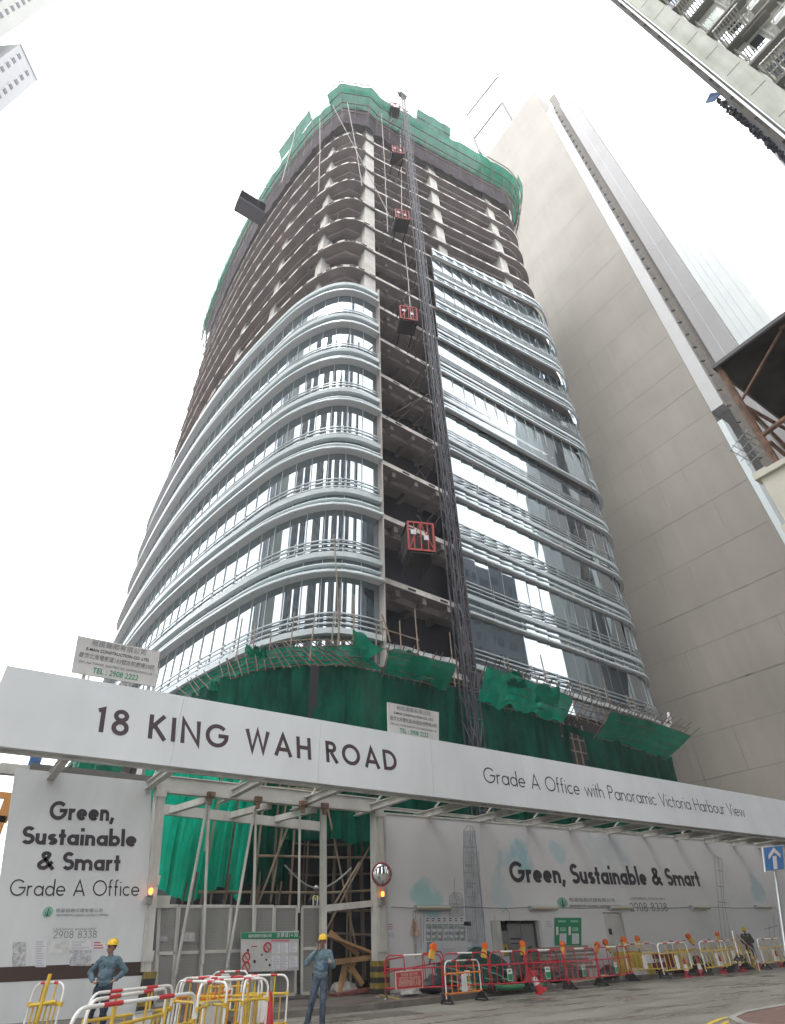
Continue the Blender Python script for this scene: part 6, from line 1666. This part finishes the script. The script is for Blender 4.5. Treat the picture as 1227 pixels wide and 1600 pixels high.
# =================================================================== PEOPLE
M_skin = mat('skin', (.31, .165, .11), .6, var=.08, scale=12)
M_hair = mat('black_hair', (.012, .010, .010), .6)
M_helm = mat('yellow_helmet', (.68, .44, .02), .3)
M_eye = mat('eye', (.02, .015, .012), .3)
M_shoe = mat('work_boot', (.03, .028, .027), .7)
def V(*a): return Vector(a)
def blob(parts, name, m, parent, voxel=.012, smooth_it=3, wrinkle=0.0, seed=0):
    """one continuous surface out of overlapping tapered limbs: parts = (p, q, r0, r1[, sx]) or ('e', c, (rx,ry,rz), M)"""
    mb = MB()
    for pt in parts:
        if pt[0] == 'e': mb.ell(pt[1], pt[2], pt[3] if len(pt) > 3 else None, n=18, h=12)
        else:
            p, q, r0, r1 = Vector(pt[0]), Vector(pt[1]), pt[2], pt[3]
            mb.tube([p, q], r0, 14, r2=r1)
            mb.ell(p, (r0,)*3, n=14, h=8); mb.ell(q, (r1,)*3, n=14, h=8)
    o = mb.build(name, m)
    md = o.modifiers.new('r', 'REMESH'); md.mode = 'VOXEL'; md.voxel_size = voxel; md.use_smooth_shade = True
    sm = o.modifiers.new('s', 'SMOOTH'); sm.factor = .6; sm.iterations = smooth_it
    bpy.context.view_layer.update()
    me = bpy.data.meshes.new_from_object(o.evaluated_get(bpy.context.evaluated_depsgraph_get()))
    me.name = name; bpy.data.objects.remove(o)
    if wrinkle:
        me.update()
        for v in me.vertices:
            n = v.normal; c = v.co
            k = noise.noise((c.x*9+c.z*7+seed, c.y*11, c.z*15-c.x*8))+.6*noise.noise((c.x*24+c.z*14, c.y*24+seed, c.z*30))
            v.co = c+n*wrinkle*k
    for p in me.polygons: p.use_smooth = True
    me.materials.clear(); me.materials.append(m)
    o = bpy.data.objects.new(name, me); C.objects.link(o); o.parent = parent
    return o
def hand_parts(w, d, side, curl=.6, thumb=1):
    """wrist w, hand direction d (unit), side = unit across the palm towards the thumb"""
    d = Vector(d).normalized(); s = Vector(side); s = (s-d*s.dot(d)).normalized(); n = d.cross(s)
    P = [('e', w+d*.045, (.034, .017, .05), Matrix((s, n, d)).transposed())]
    P.append((w-d*.02, w+d*.03, .026, .026))
    for i, (o, L) in enumerate(((.027, .072), (.009, .080), (-.009, .075), (-.026, .058))):
        a = w+d*.082+s*o; b = a+(d*math.cos(curl*.5)+n*math.sin(curl*.5))*L*.5; c = b+(d*math.cos(curl*1.5)+n*math.sin(curl*1.5))*L*.5
        P += [(a-d*.02, b, .0095, .009), (b, c, .009, .0075)]
    t0 = w+d*.03+s*.03; t1 = t0+(d*.6+s*.7+n*.3).normalized()*.04; t2 = t1+(d*.85+s*.2+n*.5).normalized()*.033
    P += [(t0-s*.01, t1, .012, .011), (t1, t2, .011, .0085)]
    return P
def person(label, loc, rz, J, shirt, trousers, hv=None, scale=1.0, group=None, shirt_open=True, glove=None, helmet=M_helm, detail=True):
    t = thing('person', label, 'person', loc, rz, group); t.scale = (scale,)*3
    vx = .011 if detail else .02
    hip = V(*J['hip']); ch = V(*J['chest']); nk = V(*J['neck']); hd = V(*J['head'])
    HM = J.get('HM') or Matrix.Rotation(J.get('turn', 0), 3, 'Z') @ Matrix.Rotation(J.get('nod', 0), 3, 'X')
    body = []
    body += [(ch, nk, .06, .052), (nk, hd-V(0, 0, .06), .052, .052)]
    body += [('e', hd+HM @ V(0, -.005, .02), (.074, .095, .098), HM), ('e', hd+HM @ V(0, .028, -.055), (.055, .062, .062), HM), ('e', hd+HM @ V(0, .055, -.09), (.028, .028, .024), HM)]
    body += [(hd+HM @ V(0, .088, .0), hd+HM @ V(0, .112, -.035), .011, .017)]
    body += [('e', hd+HM @ V(s*.079, -.005, -.01), (.014, .022, .034), HM) for s in (-1, 1)]
    body += [('e', hd+HM @ V(0, .088, -.062), (.028, .012, .010), HM)]
    body += [('e', hd+HM @ V(s*.033, .082, .03), (.028, .014, .010), HM) for s in (-1, 1)]
    body += [(hip, ch, .1, .095)]
    for s in 'RL':
        sh, el, wr = V(*J['sh'+s]), V(*J['el'+s]), V(*J['wr'+s])
        body += [(ch, sh, .07, .05), (sh, el, .046, .038), (el, wr, .036, .025)]
        body += hand_parts(wr, J['hd'+s], J['ths'+s], J.get('curl'+s, .7))
        hp, kn, an, toe = V(*J['hp'+s]), V(*J['kn'+s]), V(*J['an'+s]), V(*J['toe'+s])
        body += [(hip, hp, .1, .08), (hp, kn, .075, .05), (kn, an, .048, .036), (an, toe, .034, .028)]
    bd = blob(body, 'body', M_skin, t, vx*.8, 2)
    # shirt
    S_ = [('e', ch+V(0, 0, .02), (.2, .125, .16)), ('e', (ch+hip)/2+V(0, .015, 0), (.182, .135, .22)), ('e', hip+V(0, 0, .02), (.185, .138, .14)), (nk-V(0, 0, .02), ch, .075, .12)]
    for s in 'RL':
        sh, el, wr = V(*J['sh'+s]), V(*J['el'+s]), V(*J['wr'+s]); cuff = el.lerp(wr, .86)
        S_ += [(ch+V(0, 0, .07), sh, .09, .08), (sh, el, .080, .064), (el, cuff, .064, .048)]
    sh_ = blob(S_, 'shirt', shirt, t, vx, 2, .013, 3)
    # collar, placket, pockets
    mb = MB()
    f = V(0, 1, 0)
    for s in (-1, 1):
        mb.box(nk+V(s*.042, .075, -.045), (.06, .012, .035), M=Matrix.Rotation(s*.7, 3, 'Y') @ Matrix.Rotation(.5, 3, 'X'))
        mb.box(ch+V(s*.075, .122, .0), (.085, .01, .09), M=Matrix.Rotation(-.12, 3, 'X') @ Matrix.Rotation(-s*.4, 3, 'Z'))
    mb.build('pocket_and_collar', shirt, t)
    # trousers
    T_ = [('e', hip-V(0, 0, .02), (.16, .122, .11))]
    for s in 'RL':
        hp, kn, an = V(*J['hp'+s]), V(*J['kn'+s]), V(*J['an'+s])
        T_ += [(hip-V(0, 0, .03), hp, .12, .108), (hp, kn, .106, .082), (kn, an-V(0, 0, .035), .080, .070)]
    tr_ = blob(T_, 'trousers', trousers, t, vx, 2, .012, 9)
    for s in 'RL':
        an, toe = V(*J['an'+s]), V(*J['toe'+s])
        blob([(an-V(0, 0, .03), an+V(0, 0, .03), .056, .054), (an-V(0, 0, .05)-(toe-an)*.28, toe+V(0, 0, .0), .047, .046), (an-V(0, 0, .02), toe, .05, .044)], 'boot', M_shoe, t, .012, 2)
    if glove:
        for s in glove[1]: blob([(p[0], p[1], p[2]+.006, p[3]+.006) if p[0] != 'e' else ('e', p[1], tuple(x+.007 for x in p[2]), p[3]) for p in hand_parts(V(*J['wr'+s]), J['hd'+s], J['ths'+s], J.get('curl'+s, .7))], 'glove', glove[0], t, .01, 1)
    # hair, face, helmet
    mb = MB(); mb.ell(hd+HM @ V(0, -.018, .03), (.082, .092, .10), HM, n=18, h=12, z0=-.55)
    mb.build('hair', M_hair, t, smooth=True)
    mb = MB()
    for s in (-1, 1): mb.ell(hd+HM @ V(s*.031, .0865, .008), (.013, .008, .006), HM, n=10, h=6)
    mb.build('eyes', M_eye, t)
    mb = MB()
    for s in (-1, 1): mb.box(hd+HM @ V(s*.033, .094, .027), (.034, .008, .006), M=HM)
    mb.build('eyebrows', M_hair, t)
    mb = MB(); mb.ell(hd+HM @ V(0, .098, -.064), (.023, .006, .006), HM, n=10, h=6); mb.build('lips', mat('lips', (.24, .09, .08), .5), t)
    HT_ = HM @ Matrix.Rotation(J.get('tip', .08), 3, 'X')
    mb = MB(); mb.ell(hd+HM @ V(0, -.005, .055), (.108, .128, .112), HT_, n=24, h=8, z0=0)
    hc = hd+HM @ V(0, -.005, .055); b = len(mb.v); n = 24
    for (k, z, ff) in ((1.0, .0, 0), (1.14, -.006, .035), (1.14, -.014, .035), (1.0, -.012, 0)):
        for i in range(n):
            a = 2*PI*i/n; e = max(0, math.sin(a))**2*ff*1.3
            mb.v.append(tuple(hc+HT_ @ V(math.cos(a)*.108*k, math.sin(a)*.128*k+e, z)))
    for r_ in range(3):
        for i in range(n): mb.f.append((b+r_*n+i, b+r_*n+(i+1) % n, b+(r_+1)*n+(i+1) % n, b+(r_+1)*n+i)); mb.m.append(0)
    hl_ = mb.build('helmet', helmet, t, smooth=True)
    mb = MB()
    for x in (-.03, 0, .03):
        mb.tube([hc+HT_ @ V(x, .128*math.cos(a), .112*math.sin(a)+.003) for a in [.35+i*2.3/8 for i in range(9)]], .006, 6)
    mb.build('helmet_rib', helmet, hl_)
    if hv:
        blob([('e', ch+V(0, 0, .02), (.2, .132, .16)), ('e', (ch+hip)/2, (.175, .135, .2)), ('e', hip+V(0, 0, .05), (.178, .138, .1))], 'vest', hv, t, vx, 2, .008)
        mb = MB()
        for s in (-1, 1): mb.beam(ch+V(s*.09, .12, .12), hip+V(s*.08, .14, .05), .045, .012, (0, 1, 0)); mb.beam(ch+V(s*.09, -.12, .12), hip+V(s*.08, -.14, .05), .045, .012, (0, 1, 0))
        mb.build('reflective_band', M_wpl, t)
    return t
M_denim = mat('denim_shirt', (.075, .125, .16), .85, var=.15, scale=5, col2=(.10, .16, .195))
M_denim2 = mat('worn_denim_shirt', (.095, .155, .18), .85, var=.15, scale=5, col2=(.13, .195, .225))
M_navy = mat('navy_trousers', (.018, .028, .05), .85, var=.3, scale=10)
M_jean = mat('faded_jeans', (.04, .06, .095), .85, var=.35, scale=7, col2=(.085, .11, .15))
stand = dict(hip=(0, 0, .98), chest=(0, .0, 1.27), neck=(0, -.01, 1.45), head=(0, .02, 1.61), shR=(.175, 0, 1.38), shL=(-.175, 0, 1.38),
             hpR=(.09, 0, .92), hpL=(-.09, 0, .92), knR=(.11, .03, .5), knL=(-.11, .03, .5), anR=(.13, -.02, .1), anL=(-.13, -.02, .1), toeR=(.16, .14, .045), toeL=(-.16, .14, .045))
# man on the phone, centre
J = dict(stand); J.update(elR=(.38, .06, 1.2), wrR=(.145, .085, 1.46), hdR=(-.2, -.15, .95), thsR=(-.3, -.9, .2), curlR=1.1,
         elL=(-.28, .03, 1.13), wrL=(-.22, .24, 1.21), hdL=(.15, .9, .2), thsL=(.5, 0, .8), curlL=1.2, turn=R(-8), nod=R(-4),
         hip=(.02, 0, .97), hpR=(.11, 0, .91), hpL=(-.07, 0, .91), knR=(.19, .07, .52), knL=(-.07, .05, .5), anR=(.30, -.04, .1), anL=(-.06, .0, .1), toeR=(.37, .1, .045), toeL=(-.09, .17, .045))
cw = atZ(499, 1606, 0); rot = math.atan2(-cw.x, cw.y)+PI
pc = person('man in yellow helmet and denim shirt with a phone at his ear', (cw.x, cw.y, 0), rot, J, M_denim2, M_jean, glove=(mat('grey_glove', (.20, .19, .17), .9, var=.4, scale=20), 'L'))
mb = MB(); mb.box((.1, .06, 1.56), (.012, .06, .125), M=Matrix.Rotation(.35, 3, 'X')); mb.build('phone', M_eye, pc)
mb = MB(); mb.box((.195, -.02, .93), (.06, .12, .15)); mb.tube([(.2, 0, 1.0), (.2, .02, .84)], .015); mb.build('belt_pouch', M_blk, pc)
mb = MB(); mb.box((-.08, .137, 1.13), (.12, .012, .14), M=Matrix.Rotation(-.1, 3, 'X')); mb.build('shirt_patch', mat('dark_patch', (.035, .08, .17), .8), pc)
# man with hands on hips, left
J = dict(stand); J.update(elR=(.40, -.08, 1.16), wrR=(.22, .09, 1.0), hdR=(-.75, .25, -.25), thsR=(-.2, -.9, .2), curlR=1.3,
         elL=(-.38, -.12, 1.17), wrL=(-.23, .03, 1.02), hdL=(.7, .1, -.3), thsL=(.2, -.9, .2), curlL=1.3, turn=R(-32), nod=R(-2),
         knR=(.14, .03, .5), anR=(.19, -.02, .1), toeR=(.25, .13, .045), knL=(-.13, .03, .5), anL=(-.17, -.02, .1), toeL=(-.22, .13, .045))
lwp = (3.75, 17.55); rot = math.atan2(-lwp[0], lwp[1])+PI-.35
pl2 = person('man in yellow helmet standing hands on hips by the hoarding panel', (*lwp, 0), rot, J, M_denim, M_navy, scale=1.01)
mb = MB(); mb.box((.17, .09, .97), (.05, .04, .09)); mb.build('belt_clip', M_wpl, pl2)
# man in a green vest far right, bent over his work
J = dict(stand); J.update(hip=(0, -.08, .86), chest=(0, .06, 1.14), neck=(0, .14, 1.30), head=(0, .21, 1.44), shR=(.175, .09, 1.25), shL=(-.175, .09, 1.25), nod=R(-22), turn=R(35),
         elR=(.27, .14, 1.0), wrR=(.2, .36, .88), hdR=(-.1, .9, -.3), thsR=(-.8, 0, .3), elL=(-.27, .14, 1.0), wrL=(-.17, .36, .9), hdL=(.1, .9, -.3), thsL=(.8, 0, .3),
         hpR=(.09, -.07, .81), hpL=(-.09, -.07, .81), knR=(.13, .12, .46), knL=(-.13, .1, .46), anR=(.14, -.04, .1), anL=(-.14, -.04, .1), toeR=(.17, .12, .045), toeL=(-.17, .12, .045))
rp = atY(1178, 1500, 21.55); rot = math.atan2(-rp.x, rp.y)+PI
person('worker in a yellow helmet and olive vest stooping behind the tilted yellow barrier', (rp.x, rp.y, .14), rot, J, mat('dark_shirt', (.05, .05, .06), .8), M_navy, hv=mat('olive_vest', (.16, .19, .06), .8, var=.3, scale=8), detail=False, scale=1.03)
# man on the scaffold behind the gate
J = dict(stand); J.update(elR=(.26, .1, 1.14), wrR=(.2, .34, 1.25), hdR=(-.1, .9, .2), thsR=(-.8, 0, .3), elL=(-.28, -.02, 1.14), wrL=(-.26, .14, .95), hdL=(0, .5, -.8), thsL=(.5, .5, 0))
sp = atY(493, 1408, 24.9)
person('worker in a pale helmet and yellow vest half hidden behind the middle gate post', (sp.x, sp.y, sp.z-1.15), R(150), J, mat('dark_shirt', (.05, .05, .06), .8), M_navy, hv=mat('yellow_vest', (.5, .45, .05), .8), helmet=M_wpl, detail=False, scale=.95)
mb = MB(); mb.bx(10.2, 13.2, 24.6, 25.4, sp.z-1.2, sp.z-1.14); o = mb.build('scaffold_board', M_wood2); tag(o, 'board the worker stands on inside the bamboo scaffold', 'board')

# =================================================================== GLARE VEIL
mb = MB(); mb.bx(-150, 190, -90, 130, -1.2, 215)  # added scattering volume, lifts dark tones the way glare does
hm = bpy.data.materials.new('glare_haze'); hm.use_nodes = True; t = hm.node_tree; t.nodes.clear()
o_ = t.nodes.new('ShaderNodeOutputMaterial'); pv = t.nodes.new('ShaderNodeVolumePrincipled'); pv.inputs['Density'].default_value = .0009; pv.inputs['Color'].default_value = (.95, .96, 1, 1)
t.links.new(pv.outputs[0], o_.inputs['Volume'])
tag(mb.build('glare_haze', hm), kind='stuff')
